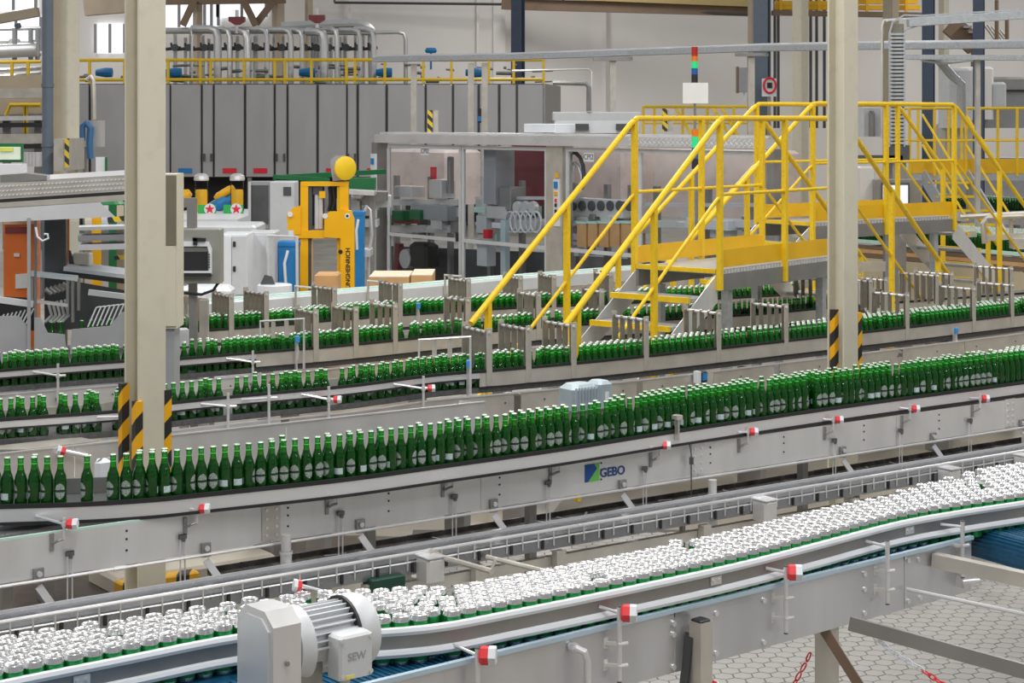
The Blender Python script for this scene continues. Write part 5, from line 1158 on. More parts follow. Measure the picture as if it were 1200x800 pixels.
k = MB(); k.tube([lx(42,266)-yn*.01, lx(44,277)-yn*.02, lx(50,282)-yn*.02, lx(57,279)-yn*.02, lx(56,274)-yn*.02, lx(52,274)-yn*.02], .009, 6); k.build('loose_cable', M['white'], LM)
k = MB(); a, c = lx(-10,262)+yn*.9, lx(31,262)+yn*.9; k.prism([V((a.x,a.y,0)), V((c.x,c.y,0)), c, a], yn*.4); oc = tag(k.build('orange_cabinet', M['orange'], None, 0), 'tall orange switch cabinet inside the guarded machine at the left', 'cabinet')
for q, m in ((((-8,274),(20,274),(20,282),(-8,282)),'maroon'),(((5,333),(20,332),(20,350),(5,351)),'paper'),(((24,333),(28,333),(28,345),(24,345)),'white'),(((3,307),(10,307),(10,311),(3,311)),'white')):
    k = MB(); k.prism([lx(u,v)+yn*.89 for u, v in q], yn*.01); k.build('label', M[m], oc, 0)
k = MB(); a, c = lx(-10,256)+yn*.88, lx(31,256)+yn*.88; a2, c2 = lx(-10,271)+yn*.88, lx(31,270)+yn*.88; k.prism([a2,c2,c,a], yn*.03); k.build('pale_top', mat('peach_paint', (.80,.50,.36), 0, .5), oc, 0)
k = MB(); k.prism([lx(66,262)+yn*1.0, lx(71,262)+yn*1.0, lx(71,322)+yn*1.0, lx(66,322)+yn*1.0], yn*.05); k.build('orange_edge', M['orange'], LM, 0)
# guide frame, chutes and star wheels of the machine
def ltube(name, pts, r, m='steel_lt', off=.15): k = MB(); k.tube([lx(u,v)+yn*off for u, v in pts], r, 8); return k.build(name, M[m], LM)
def lbar(name, a, c, w_, h, m='steel', off=.15): k = MB(); k.bar(lx(*a)+yn*off, lx(*c)+yn*off, w_, h); return k.build(name, M[m], LM, 0)
lbar('upper_rail', (33,322), (90,328), .05, .04, 'ltgrey'); lbar('upper_rail', (40,355), (78,360), .03, .025, 'steel'); lbar('infeed_rail', (-20,350), (38,358), .06, .045, 'ltgrey', .1); lbar('outfeed_rail', (102,345), (160,352), .06, .04, 'ltgrey', .2)
for u, v0, v1 in ((36,324,362),(47,326,352),(78,330,372),(84,330,380),(91,328,366)): lbar('guide_upright', (u,v0), (u,v1), .02, .025, 'steel_dk', .15)
lbar('table_top', (70,320), (150,330), .6, .03, 'ltgrey', .7); lbar('table_edge', (72,326), (150,336), .05, .05, 'dark', .5)
k = MB(); p = lx(90,312)+yn*.8; k.cbox(p, (.14,.12,.09), .01); k.build('gauge_box', mat('ivory_plastic', (.75,.70,.60), 0, .5), LM, 0)
k = MB(); k.prism([lx(73,322)+yn*.75, lx(81,322)+yn*.75, lx(75,302)+yn*.75, lx(73,302)+yn*.75], yn*.05); k.build('dark_wedge', M['dark'], LM, 0)
for i in range(7):
    a = (104+i*5.4, 385-i*.6); ltube('chute_rod', ((a[0]-2,a[1]),(a[0]+8,a[1]-23),(a[0]+13,a[1]-24)), .006, 'white', .12)
for i in range(8):
    a = (-6+i*5, 394-i*1.0); ltube('chute_rod', ((a[0]-3,a[1]),(a[0]+9,a[1]-24)), .006, 'white', .12)
for i in range(5):
    ltube('feed_screw', ((54+i*5,358-i),(58+i*5,373),(50+i*5,381)), .012, 'steel_lt', .22); ltube('feed_finger', ((50+i*5,342-i*1.5),(58+i*5,348-i*1.5)), .02, 'steel_dk', .25)
for q in (((-40,372),(22,370),(34,385),(34,430),(-40,440)), ((47,372),(56,390),(76,392),(78,418),(40,425),(40,372)), ((84,386),(128,382),(142,366),(160,364),(160,405),(82,415))):
    lpanel('skirt_panel', q, .02, 'grey')
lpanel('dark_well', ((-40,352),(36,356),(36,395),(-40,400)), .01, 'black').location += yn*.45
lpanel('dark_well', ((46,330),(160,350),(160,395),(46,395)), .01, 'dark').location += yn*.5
lpanel('base_skirt', ((-40,425),(160,405),(160,470),(-40,485)), .02, 'grey').location += yn*.06
bl = [(u, 391-u*.05) for u in list(range(-10,24,11))+list(range(58,76,11))+list(range(94,134,11))]
for u, v in bl:
    p = lx(u, v+5)+yn*.2; o = put('beer_bottle', bot_glass, None, (p.x, p.y, p.z-.15)); tag(o, 'green bottle inside the guarded machine at the left', 'bottle', 'bottles inside the left machine'); put('cap', bot_cap, o)
lbar('bottle_bed', (-20,420), (150,410), .3, .03, 'steel_dk', .25)
# scene behind the guard: frames seen through it
for u, w_, m in ((83,4,'cream'),(106,4,'ltgrey'),(127,4,'tan')):
    a = lx(u, 258)+yn*2.4; k = MB(); k.bar(V((a.x,a.y,0)), a, w_*16/FPX, .06, yd); tag(k.build('rear_frame_post', M[m], None, 0), {'cream':'cream','ltgrey':'pale grey','tan':'tan'}[m]+' frame post seen through the left machine', 'post')
for v, m, h in ((287,'ltgrey',.03),(300,'grey',.05),(312,'white',.05)):
    k = MB(); k.bar(lx(72,v)+yn*2.2, lx(150,v-2)+yn*2.2, .3, h); o = tag(k.build('rear_rail', M[m], None, 0), {'ltgrey':'upper pale','grey':'middle grey','white':'lower white'}[m]+' rail seen through the left machine', 'rail')
k = MB(); k.bar(lx(126,316)-yn*0, lx(152,314), .01, .035); k.v = [x+yn*1.2 for x in k.v]; tag(k.build('hazard_bar', stripes('hz3', (.85,.62,.05), (.05,.05,.05), (1,0,.6), 9), None, 0), 'short lower hazard striped bar inside the left machine', 'bar')
k = MB(); k.bar(lx(126,258), lx(152,255), .01, .04); tag(k.build('hazard_bar', stripes('hz4', (.85,.62,.05), (.05,.05,.05), (1,0,.6), 9), None, 0), 'short hazard striped bar at the canopy end', 'bar')
gp_ = lpanel('guard_pane', ((36,262),(150,256),(150,322),(36,326)), .006, 'glass')
# green planter-like crate stack visible behind
a = lx(110,266)+yn*3; k = MB(); k.cbox(V((a.x,a.y,(a.z+.07)/2)), (.22,.3,a.z+.07), .03); tag(k.build('green_crate', M['green'], None, 0), 'green crate seen through the left machine frame', 'crate')
a = lx(96,272)+yn*3; k = MB(); k.cbox(V((a.x,a.y,(a.z+.07)/2)), (.12,.3,a.z+.07), .03); tag(k.build('orange_crate', M['truck'], None, 0), 'orange-yellow crate seen through the left machine frame', 'crate')
# ================================================================ PASTEURISER with doors, railing and pipework
dq_ = 48.0
PA = thing('pasteuriser', 'long grey tunnel pasteuriser with tall doors below the yellow railing', 'machine', V((D(390,150,dq_).x, dq_+2, 0)))
a, c = D(60,98,dq_), D(637,208,dq_)
k = MB(); k.box(((a.x+c.x)/2, dq_+1.6, (a.z+c.z)/2), (c.x-a.x, 3.0, a.z-c.z)); k.build('tunnel', M['dark'], PA, 0)
k = MB(); k.prism([D(637,98,dq_+.08), D(655,101,dq_+3), D(655,200,dq_+3), D(637,208,dq_+.08)], (.05,0,0)); k.build('end_wall', M['steel_dk'], PA, 0)
drs = [(60,104),(106,146),(148,189),(191,199),(200,235.5),(237,249.5),(251,286),(288,321),(322.5,336),(337.5,371),(373,406),(407,418),(420,452),(454,485),(486.5,498),(499.5,530),(531.5,560),(562,584),(586,605),(606.5,637)]
for u0, u1 in drs:
    o = px('door', u0+.3, 99, u1-.3, 207, .08, 'cabinet', PA, dq_, 0, .02)
    for hu in (239, 247.5, 324, 333, 408, 416):
        if u0 < hu < u1: px('door_handle', hu-1.2, 180, hu+1.2, 189, .05, 'dark', o, dq_, -.05)
    for s0, m in ((209,'blue'),(261,'signal'),(297,'signal'),(382,'signal'),(430,'signal')):
        if u0 < s0 < u1: px('sign_plate', s0, 197, min(s0+16, u1-2), 203, .02, m, o, dq_, -.02)
k = MB(); a, c = D(60,208,dq_), D(640,262,dq_)
k.box(((a.x+c.x)/2, dq_+2.0, a.z/2), (c.x-a.x, 1.6, a.z)); k.build('dark_base', M['black'], PA, 0)
for u in (110, 200, 290, 380, 470, 560, 630): px('leg', u, 208, u+5, 268, .2, 'steel_dk', PA, dq_, .1)
# railing
RP = [105,146,197,235,247,286,322,334,365,406,416,451,496,529,573,602,637]
RT = thing('pasteuriser_railing', 'long yellow railing on top of the tunnel pasteuriser', 'railing', D(390,98,dq_+.3))
for v, r in ((70,.045),(93,.045)):
    k = MB(); k.tube([D(92,v+.5,dq_+.3), D(637,v,dq_+.3)], r, 8); k.build('handrail' if v < 80 else 'mid_rail', M['yellow'], RT)
for u in RP: k = MB(); k.bar(D(u,69,dq_+.3), D(u,98.5,dq_+.3), .07, .07, V((1,0,0))); k.build('post', M['yellow'], RT, 0)
for u in (604, 637): 
    k = MB(); k.tube([D(u,70,dq_+.3), D(u,70,dq_+2)], .04, 8); k.build('return_rail', M['yellow'], RT)
# insulated pipes: each one a thing with its elbow
def pipe(label, pts, r, d, m='pipe', group=None):
    k = MB(); P3 = [D(u, v, dd) for u, v, dd in pts]; sm = []
    for i, p in enumerate(P3):
        if 0 < i < len(P3)-1:
            a = P3[i-1]; c = P3[i+1]; ra = min(.22, (a-p).length*.4); rc = min(.22, (c-p).length*.4)
            s0, s1 = p+(a-p).normalized()*ra, p+(c-p).normalized()*rc; sm += [s0, (s0+s1)/4+p/2, s1]
        else: sm.append(p)
    k.tube(sm, r, 10); return tag(k.build('insulated_pipe', M[m], None), label, 'pipe', group)
DP = dq_+1.2
PG = 'insulated pipes dropping behind the yellow railing'
for u, top, r, run in ((225,33,.03,12),(255,34,.10,30),(269,34,.06,18),(290,36,.10,18),(313,34,.06,28),(341,35,.07,24),(354,35,.06,20),(380,37,.11,20),(395,34,.06,16),(422,35,.06,24),(438,34,.07,22)):
    pipe('silver insulated pipe bending down behind the yellow railing', ((u-run,top,DP+.3),(u,top,DP),(u,98,DP)), r*1.15, DP, group=PG)
pipe('thin silver pipe bending down at the right end of the pipework', ((440,38,DP),(475.5,37,DP),(475.5,98,DP)), .06, DP)
pipe('large horizontal silver duct above the pipework', ((330,31,DP+1),(420,27,DP+1),(436,33,DP+1),(437,100,DP+1)), .13, DP)
pipe('long silver header pipe along the pipework', ((190,36,DP+.8),(330,36,DP+.8),(436,38,DP+.8)), .09, DP)
for i in range(22):
    u = 205+i*10.6+random.uniform(-3,3)
    k = MB(); k.cyl(D(u,random.uniform(38,46),DP+1.4), D(u,100,DP+1.4), random.choice([.05,.08,.06]), 8); tag(k.build('short_riser', M['pipe'], None), 'short silver riser standing in the pipework above the pasteuriser', 'pipe', 'short risers in the pasteuriser pipework')
for i in range(16):
    u = 203+i*15+random.uniform(-4,4); p = D(u,58,DP+.9); k = MB(); k.tube([p+V((-.25,0,.0)), p+V((.25,0,.05))], .05, 6); k.tube([p, p+V((0,-.1,.18))], .03, 6); k.lathe([(.11,0),(.11,.02)], 10, p+V((.1,-.1,.05)), R=Matrix.Rotation(1.2,3,'X')); tag(k.build('hand_valve', M['dark'], None), 'dark hand valve in the pipework above the pasteuriser', 'valve', 'hand valves in the pasteuriser pipework')
for i, (u, v) in enumerate(((277,22),(371,20))):
    p = D(u, v, DP); T = thing('red_funnel', 'red valve actuator above the pipework %s' % ('left of the window' if i == 0 else 'by the big duct'), 'valve', p-UP*.3)
    k = MB(); k.prism([p+V((-.22,0,.06)), p+V((.22,0,.06)), p+V((.22,0,-.06)), p+V((.06,0,-.16)), p+V((-.06,0,-.16)), p+V((-.22,0,-.06))], (0,.25,0)); k.build('body', M['maroon'], T, 0)
    k = MB(); k.cyl(p-UP*.4+V((0,.1,0)), p+UP*.25+V((0,.1,0)), .05, 8); k.build('stem', M['steel'], T)
for i, (u, m) in enumerate(((203,'blue'),(122,'blue'),(360,'blue'),(450,'blue'),(555,'blue'))):
    p = D(u, 85, dq_+.9); k = MB(); k.tube([p-V((.22,0,0)), p+V((.05,0,0)), p+V((.22,0,0))], [.09,.14,.13], 10); tag(k.build('pump_motor', M[m], None), 'blue pump motor between the rails on top of the pasteuriser', 'motor', 'blue pump motors on the pasteuriser')
k = MB(); 
for i in range(70):
    p = D(random.uniform(100,630), random.uniform(75,97), dq_+random.uniform(1.0,1.6)); k.tube([p, p+V((random.uniform(-.6,.6),0,random.uniform(-.05,.05)))], random.uniform(.02,.06), 6)
o = tag(stuff(k.build('deck_pipework', M['steel_dk'], None)), 'tangle of dark small pipes between the yellow rails', 'pipework')
k = MB(); p = D(505,60,DP); k.lathe([(.13,0),(.17,.06),(.13,.14)], 12, p-UP*.05); k.cyl(p-UP*.5, p, .03, 8); tag(k.build('level_sensor', M['blue'], None), 'blue mushroom sensor standing on the pasteuriser deck', 'sensor')
# roof trusses and windows at the upper left
RTt = thing('roof_truss', 'brown steel roof truss above the pipework', 'truss', D(262,2,59.5))
for i, (a, c) in enumerate((((190,2),(335,0)),((214,30),(228,0)),((300,28),(320,2)),((285,0),(300,30)))): k = MB(); k.bar(D(*a,59.5-.15*i), D(*c,59.5-.15*i), .12, .22); k.build('truss_chord' if i == 0 else 'truss_web', M['brown'], RTt, 0)
k = MB(); k.bar(D(100,9,55), D(150,5,55), .4, .5); tag(k.build('roof_beam', M['tan'], None, 0), 'tan roof beam right of the cream column', 'beam')
k = MB(); k.bar(D(-10,24,50), D(45,14,50), .3, .25); tag(k.build('roof_beam', M['tan'], None, 0), 'tan roof beam at the top left corner', 'beam')
for i, (u0, v0, u1, v1) in enumerate(((-10,20,48,60),(-10,-10,42,12),(240,2,256,30),(255,-4,312,20),(112,28,146,62),(192,4,228,32))):
    a, c = D(u0,v0,61.7), D(u1,v1,61.7); k = MB(); k.box(((a.x+c.x)/2,61.75,(a.z+c.z)/2), (c.x-a.x,.1,a.z-c.z)); wn = struct(k.build('window_%d' % (i+1), M['window'], None, 0))
    k = MB(); 
    for f in (0,.5,1): k.box((a.x+(c.x-a.x)*f,61.68,(a.z+c.z)/2), (.10,.06,a.z-c.z))
    k.build('window_frame', M['grey'], wn, 0)
# upper left pipework and conveyors beyond the slate pipe
UL = thing('upper_pipework', 'silver vessel and pipes behind yellow rails at the far left', 'pipework', D(20,95,44)-UP*.4)
k = MB(); k.tube([D(0,60,44), D(44,58,44)], .17, 12); k.build('vessel', M['pipe'], UL)
for q in (((-10,34),(48,33)),((-10,66),(48,64)),((-10,90),(48,86)),((-10,95),(48,92)),((-10,82),(48,80))): k = MB(); k.tube([D(*q[0],44.5), D(*q[1],44.5)], .05, 8); k.build('pipe', M['pipe'], UL)
for u in (17, 36, 44): k = MB(); k.cyl(D(u,33,44.3), D(u,70,44.3), .06, 8); k.build('upright_pipe', M['grey'], UL)
for i in range(7): k = MB(); k.cbox(D(5+i*6,51+random.uniform(-3,3),44.4), (.25,.2,.14), .03); k.build('valve', M['steel'], UL, 0)
k = MB(); k.tube([D(20,28,43.5), D(22,33,43.5)], .08, 8); k.build('blue_valve', M['navy'], UL)
URL = thing('platform_railing', 'yellow railing with platform at the far left edge', 'railing', D(20,140,42)-UP*1)
for v in (73, 96): k = MB(); k.tube([D(-20,v,42), D(48,v-.8,42)], .04, 8); k.build('handrail', M['yellow'], URL)
for u in (14, 33): k = MB(); k.bar(D(u,72,42), D(u,100,42), .07, .07, V((1,0,0))); k.build('post', M['yellow'], URL, 0)
for q in (((7,136),(12,123),(48,123)),((2,168),(5,158),(10,155))): k = MB(); k.tube([D(u,v,41) for u, v in q], .05, 8); k.build('lower_rail', M['yellow'], URL)
for u in (29, 31): k = MB(); k.bar(D(u,123,41), D(u,172,41), .06, .06, V((1,0,0))); k.build('post', M['yellow'], URL, 0)
BL = thing('bottle_lift', 'stainless conveyor frames stacked behind the slate downpipe', 'conveyor', D(20,190,40)-UP*1.5)
for v, m in ((110,'tan_steel'),(139,'steel'),(147,'black'),(163,'tan_steel'),(172,'black')): k = MB(); k.bar(D(-20,v,40), D(60,v-1,40), .6, .22 if m == 'tan_steel' else .1); k.build('frame_beam', M[m], BL, 0)
k = MB(); k.bar(D(-20,112,41.5), D(60,110,41.5), .1, .9); k.build('back_panel', M['tan'], BL, 0); k = MB(); k.bar(D(-20,160,42), D(60,160,42), .1, 1.2); k.build('back_panel', M['grey'], BL, 0)
for u in (8, 45): k = MB(); p = D(u,135,40.2); k.bar(V((p.x,40.2,0)), p, .15, .15, V((1,0,0))); k.build('leg', M['steel_dk'], BL, 0)
for i in range(4): k = MB(); k.cyl(D(32+i*4,195,39.5), D(32+i*4,178,39.5), .1, 10); k.build('cylinder', M['steel_lt'], BL)
k = MB(); a, c = D(-6,168,16), D(27,190,16); k.box(((a.x+c.x)/2,16,(a.z+c.z)/2), (c.x-a.x,.04,a.z-c.z)); gsn = tag(k.build('green_sign', M['green'], None, 0), 'green framed notice board at the far left edge', 'sign')
k = MB(); a, c = D(-6,172,15.97), D(24,187,15.97); k.box(((a.x+c.x)/2,15.97,(a.z+c.z)/2), (c.x-a.x,.02,a.z-c.z)); k.build('notice_sheet', mat('pale_green_sheet', (.72,.80,.66), 0, .6), gsn, 0)
k = MB(); a, c = D(0,173,15.95), D(15,177,15.95); k.box(((a.x+c.x)/2,15.95,(a.z+c.z)/2), (c.x-a.x,.02,a.z-c.z)); k.build('yellow_strip', mat('notice_yellow', (.7,.72,.1), 0, .6), gsn, 0)
k = MB(); a, c = D(-6,192,15.8), D(28,206,15.8); k.box(((a.x+c.x)/2,15.8,(a.z+c.z)/2), (c.x-a.x,.2,a.z-c.z)); k.build('white_foot', M['white'], gsn, 0)
# hose and small things by the far left column
k = MB(); a, c = D(76,162,29.3), D(87,199,29.3); k.box(((a.x+c.x)/2,29.3,(a.z+c.z)/2), (c.x-a.x,1.4,a.z-c.z)); hb = tag(k.build('guard_board', M['tan_steel'], None, 0), 'beige board with hazard strip on the far cream column', 'board')
k = MB(); a, c = D(76,162,28.6), D(81,196,28.6); k.box(((a.x+c.x)/2,28.59,(a.z+c.z)/2), (c.x-a.x,.03,a.z-c.z)); k.build('hazard_strip', stripes('hz5', (.85,.62,.05), (.05,.05,.05), (1,0,1), 5), hb, 0)
T = thing('hose_reel', 'blue and white hose hanging beside the far cream column', 'hose', D(102,160,31)-UP*.6)
k = MB(); k.tube([D(96,165,31), D(96,148,31), D(101,144,31), D(106,150,31), D(105,168,31), D(106,186,31)], .06, 8); k.build('hose', mat('hose_blue', (.06,.20,.42), 0, .5), T)
k = MB(); k.tube([D(95,163,31.05), D(101,166,31.05), D(107,163,31.05)], .05, 8); k.build('white_hose', M['white'], T)
k = MB(); k.tube([D(110,140,31), D(109,95,31), D(106,90,31), D(102,94,31)], .045, 8); k.build('steel_hook', M['tan_steel'], T)
px('hose_box', 104, 141, 120, 172, .2, 'steel', T, 31, .1)
px('bracket_foot', 97, 172, 100, 336, .1, 'steel_dk', T, 31, .1)
k = MB(); a, c = D(112,184,17), D(125,207,17); k.box(((a.x+c.x)/2,17.02,(a.z+c.z)/2), (c.x-a.x,.03,a.z-c.z)); nb = tag(k.build('notice_board', M['white'], None, 0), 'white notice board with green edge above the left machine', 'sign'); k = MB(); nl = MB(); nl.cyl(V(((a.x+c.x)/2,17.06,1.2)), V(((a.x+c.x)/2,17.06,a.z)), .02, 8); nl.cyl(V(((a.x+c.x)/2,17.06,0)), V(((a.x+c.x)/2,17.06,1.2)), .025, 8); nl.build('stand', M['steel_dk'], nb); a2 = D(123,184,16.98); k.box((a2.x+.01,16.99,(a.z+c.z)/2), (.02,.02,a.z-c.z)); k.build('green_edge', M['green'], nb, 0)
# hazard strips on the pasteuriser line posts
for i, (u, v0, v1, d) in enumerate(((504,129,156,32),(779,127,154,32))):
    a, c = D(u-3,v0,d), D(u+3,v1,d); k = MB(); k.box(((a.x+c.x)/2,d,(a.z+c.z)/2), (c.x-a.x,.06,a.z-c.z)); o = tag(k.build('hazard_post', stripes('hz%d' % (6+i), (.85,.62,.05), (.05,.05,.05), (1,0,1), 6), None, 0), 'short hazard striped guard %s' % ('in front of the pasteuriser doors' if i == 0 else 'below the distant yellow railing'), 'guard')
    k = MB(); k.box((c.x+.06,d+.02,c.z/2+a.z/2), (.08,.06,a.z-c.z)); k.build('guard_angle', M['tan_steel'], o, 0)
# ================================================================ CABLE TRAYS, LADDER AND SUPPORTS
CT = thing('cable_tray', 'long galvanised cable tray crossing the hall in front of the white wall', 'cable tray', D(800,62,34)-UP*.2)
pth = [D(u, v, d) for u, v, d in ((440,70,37),(600,67.5,36),(740,62.5,35),(900,57,33),(1010,55,31),(1210,53,29))]
for a, c in zip(pth, pth[1:]):
    k = MB(); k.bar(a, c, .35, .09); k.build('tray_section', M['galv'], CT, 0)
k = MB(); k.tube([p+UP*.07 for p in pth], .035, 6); k.build('cable_bundle', M['steel_lt'], CT)
for u, v0, d in ((718,68,35),(485,75,36.8),(552,74,36.2),(568,74,36.2),(880,65,33)):
    p = D(u, v0, d+.1); k = MB(); k.bar(V((p.x,p.y,0)), p, .16, .12, V((1,0,0))); k.build('support_post', M['tan_steel'], CT, 0)
k = MB(); a, c = D(695,69,35), D(741,69,35); k.bar(a, c, .2, .07); k.build('support_arm', M['steel_dk'], CT, 0); k = MB(); k.bar(D(862,64,33), D(900,64,33), .2, .06); k.build('support_arm', M['steel_dk'], CT, 0)
px('marker_light', 560, 127, 564, 144, .06, 'black', CT, 36); px('marker_light', 560, 136, 564, 142, .05, 'blue', CT, 36, -.03)
k = MB(); k.tube([D(600,83,33), D(690,81,33), D(693,84,33), D(693,130,33)], .02, 6); tag(k.build('wall_conduit', M['steel'], None), 'thin steel conduit bending down right of the pasteuriser end', 'conduit')
k = MB(); k.tube([D(648,97,33), D(686,98,33), D(690,102,33), D(690,130,33)], .045, 8); tag(k.build('vent_pipe', M['steel_dk'], None), 'bent grey vent pipe right of the pasteuriser end', 'pipe')
T2 = thing('cable_tray', 'lower galvanised cable tray behind the vertical cable ladder', 'cable tray', D(1130,66,27)-UP*.2)
k = MB(); k.bar(D(1060,67,27), D(1210,68,26), .3, .07); k.build('tray_section', M['galv'], T2, 0); k = MB(); k.tube([D(1100,70,27), D(1115,88,27), D(1126,98,27), D(1127,140,27)], .07, 8); k.build('drop_duct', M['galv'], T2); k = MB(); k.tube([D(1080,70,26.9), D(1105,74,26.9), D(1140,70,26.9)], .03, 6); k.build('cable_sag', M['steel_lt'], T2); px('support_post', 1144, 70, 1149, 368, .1, 'tan_steel', T2, 26.4)
# cable ladder: horizontal run curving down
LD = thing('cable_ladder', 'perforated cable ladder curving down to the operator screen', 'cable ladder', D(1052,172,24))
W_ = .20; dl = 24.0
line = [D(1215,15,dl), D(1080,23,dl), D(1062,26,dl), D(1053,31,dl), D(1051,40,dl), D(1051,172,dl)]
for s_ in (-1, 1):
    off = []
    for i, p in enumerate(line):
        t = (line[min(i+1,5)]-line[max(i-1,0)]).normalized(); n = V((-t.z,0,t.x)); off.append(p+n*s_*W_/2*(.55 if i < 2 else 1))
    k = MB(); 
    for a, c in zip(off, off[1:]): k.bar(a, c, .02, .02, V((0,1,0)))
    k.build('side_rail', M['galv'], LD, 0)
rung = MB(); rung.box((0,0,0), (W_,.03,.03)); rg = rung.mesh('rung', M['galv'], 0); b0_ = root_loc(LD)
nr_ = 30
for i in range(nr_): put('rung', rg, LD, D(1051, 40+i*4.4, dl)-b0_)
k = MB()
for i in range(34): k.box(D(1075+i*4, 23.3-i*.236+.6, dl-.02), (.018,.01,.03))
stuff(k.build('tray_slots', M['white'], LD, 0))
k = MB(); k.bar(D(1052,28,dl+.04), D(1052,172,dl+.04), W_*.8, .02, V((0,1,0))); k.build('cable_bundle', mat('dusty_cables', (.22,.21,.17), 0, .6, .2, 30), LD, 0)
k = MB(); k.tube([D(1040,26,dl+.1), D(1036,24,dl+.1), D(1034,30,dl+.1), D(1034,162,dl+.1)], .022, 6); k.build('guide_tube', M['tan_steel'], LD); k = MB(); k.bar(D(1036,23.5,dl+.1), D(1215,13,dl+.1), .03, .03); k.build('guide_tube', M['steel_lt'], LD)
px('foot_box', 1040, 170, 1066, 190, .3, 'dark', LD, dl); px('foot_post', 1046, 190, 1062, 300, .2, 'steel_dk', LD, dl, .05); k = MB(); k.bar(D(1064,27,dl+.03), D(1215,16.5,dl+.03), .16, .10); k.build('tray_floor', M['galv'], LD, 0)
px('foot_arm', 1004, 182, 1058, 190, .25, 'dark', LD, dl, .0); px('foot_post_low', 1048, 300, 1060, 440, .15, 'steel_dk', LD, dl, .08)
# operator screen
OS = thing('operator_screen', 'lit operator screen in a grey housing behind the right-hand bridge deck', 'monitor', V((D(1055,260,22.5).x,22.6,0)))
px('housing', 1026, 210, 1080, 250, .2, 'steel_dk', OS, 22.5, 0, .01); px('bezel', 1033, 214, 1066, 241, .02, 'dark', OS, 22.48); px('screen', 1035, 217, 1064, 239, .02, 'screen', OS, 22.46)
px('screen_graph', 1043, 222, 1049, 226, .005, 'ltgrey', OS, 22.455); px('column', 1045, 250, 1062, 420, .2, 'steel_dk', OS, 22.5, .1); px('side_box', 1006, 195, 1026, 235, .3, 'steel', OS, 22.5, .2, .02)
# wall box, sign
px_t = thing('wall_box', 'grey flat box hanging on the column by the white wall', 'box', D(871,108,46)); px('box', 866, 79, 878, 108, .3, 'grey', px_t, 46, 0, .02); px('box_side', 864, 78, 866, 109, .3, 'brown', px_t, 46, .02); px('cable', 871, 108, 873, 118, .05, 'white', px_t, 46, .1)
ns = thing('prohibition_sign', 'round red ring sign on a white board behind the bridge', 'sign', D(902,112,45)); px('board', 893, 92, 910, 113, .04, 'white', ns, 45)
k = MB(); ctr = D(902,100,44.98); ring = [ctr+V((.15*math.cos(a),0,.19*math.sin(a))) for a in [i*math.pi/8 for i in range(17)]]; k.tube(ring, .03, 6, False); k.build('ring', M['signal'], ns); k = MB(); k.bar(ctr+V((-.06,.01,0)), ctr+V((.06,.01,0)), .02, .14); k.build('pictogram', M['black'], ns); px('post', 900, 113, 903, 276, .1, 'steel_dk', ns, 45, .05)
# upper right gallery: yellow beams, stair, tarpaulins
GA = thing('roof_gallery', 'yellow railed gallery high on the far right wall', 'gallery', D(1020,30,56))
for q in (((908,4),(975,4)),((1005,2),(1075,2)),((1005,9),(1078,9)),((908,9),(975,9))): k = MB(); k.bar(D(*q[0],56), D(*q[1],56), .2, .14); k.build('beam', M['ochre'], GA, 0)
for u in (915, 960, 1016, 1062): k = MB(); k.bar(D(u,-6,55.8), D(u,18,55.8), .08, .08, V((1,0,0))); k.build('post', M['ochre'], GA, 0)
k = MB(); k.bar(D(905,15,56), D(1080,18,56), .5, .15); k.build('deck', M['brown'], GA, 0)
FS = thing('far_stair', 'dark flight of stairs behind the navy columns at the upper right', 'stairs', D(1140,55,44))
k = MB(); k.bar(D(1113,28,44), D(1143,54,44), .2, .5); k.build('stringer', M['brown'], FS, 0)
for i in range(5): k = MB(); k.tube([D(1152+i*5,27+i*2,43.5), D(1170+i*4,52,43.5)], .03, 6); k.build('rail', M['tan_steel'], FS)
for i in range(4): k = MB(); k.bar(D(1126+i*6,32+i*6,43.9), D(1136+i*6,32+i*6,43.9), .5, .05); k.build('tread', M['steel_dk'], FS, 0)
k = MB(); k.tube([D(1168,0,43), D(1168,52,43)], .05, 6); k.tube([D(1180,18,43), D(1180,50,43)], .05, 6); k.build('hanger', M['brown'], FS); px('stair_post', 1140, 54, 1144, 278, .2, 'brown', FS, 44, .1)
wq = thing('far_machinery', 'pale wrapped machinery behind the yellow platform at the far right', 'machinery', D(1150,170,40)-UP*1.5)
for u0, v0, u1, v1, m, o in ((1110,80,1140,150,'ltgrey',0),(1125,78,1165,140,'wall',.5),(1150,90,1215,105,'steel_dk',1),(1150,105,1215,150,'grey',1.2),(1165,96,1180,125,'ltgrey',.4),(1105,145,1150,190,'tan_steel',.6),(1010,124,1040,160,'ltgrey',2),(1020,130,1026,160,'steel_dk',1.8)): px('cover', u0, v0, u1, v1, .8, m, wq, 38, o, .05)
px('footing', 1110, 185, 1210, 295, 1.0, 'grey', wq, 38, 1.5)
for u in (908, 912, 950, 957, 966): k = MB(); k.tube([D(u,-20,57), D(u,150,57)], .05, 6); tag(k.build('wall_pipe', M['dark'], None), 'thin dark vertical pipe on the far wall behind the bridge', 'pipe', 'thin vertical wall pipes')
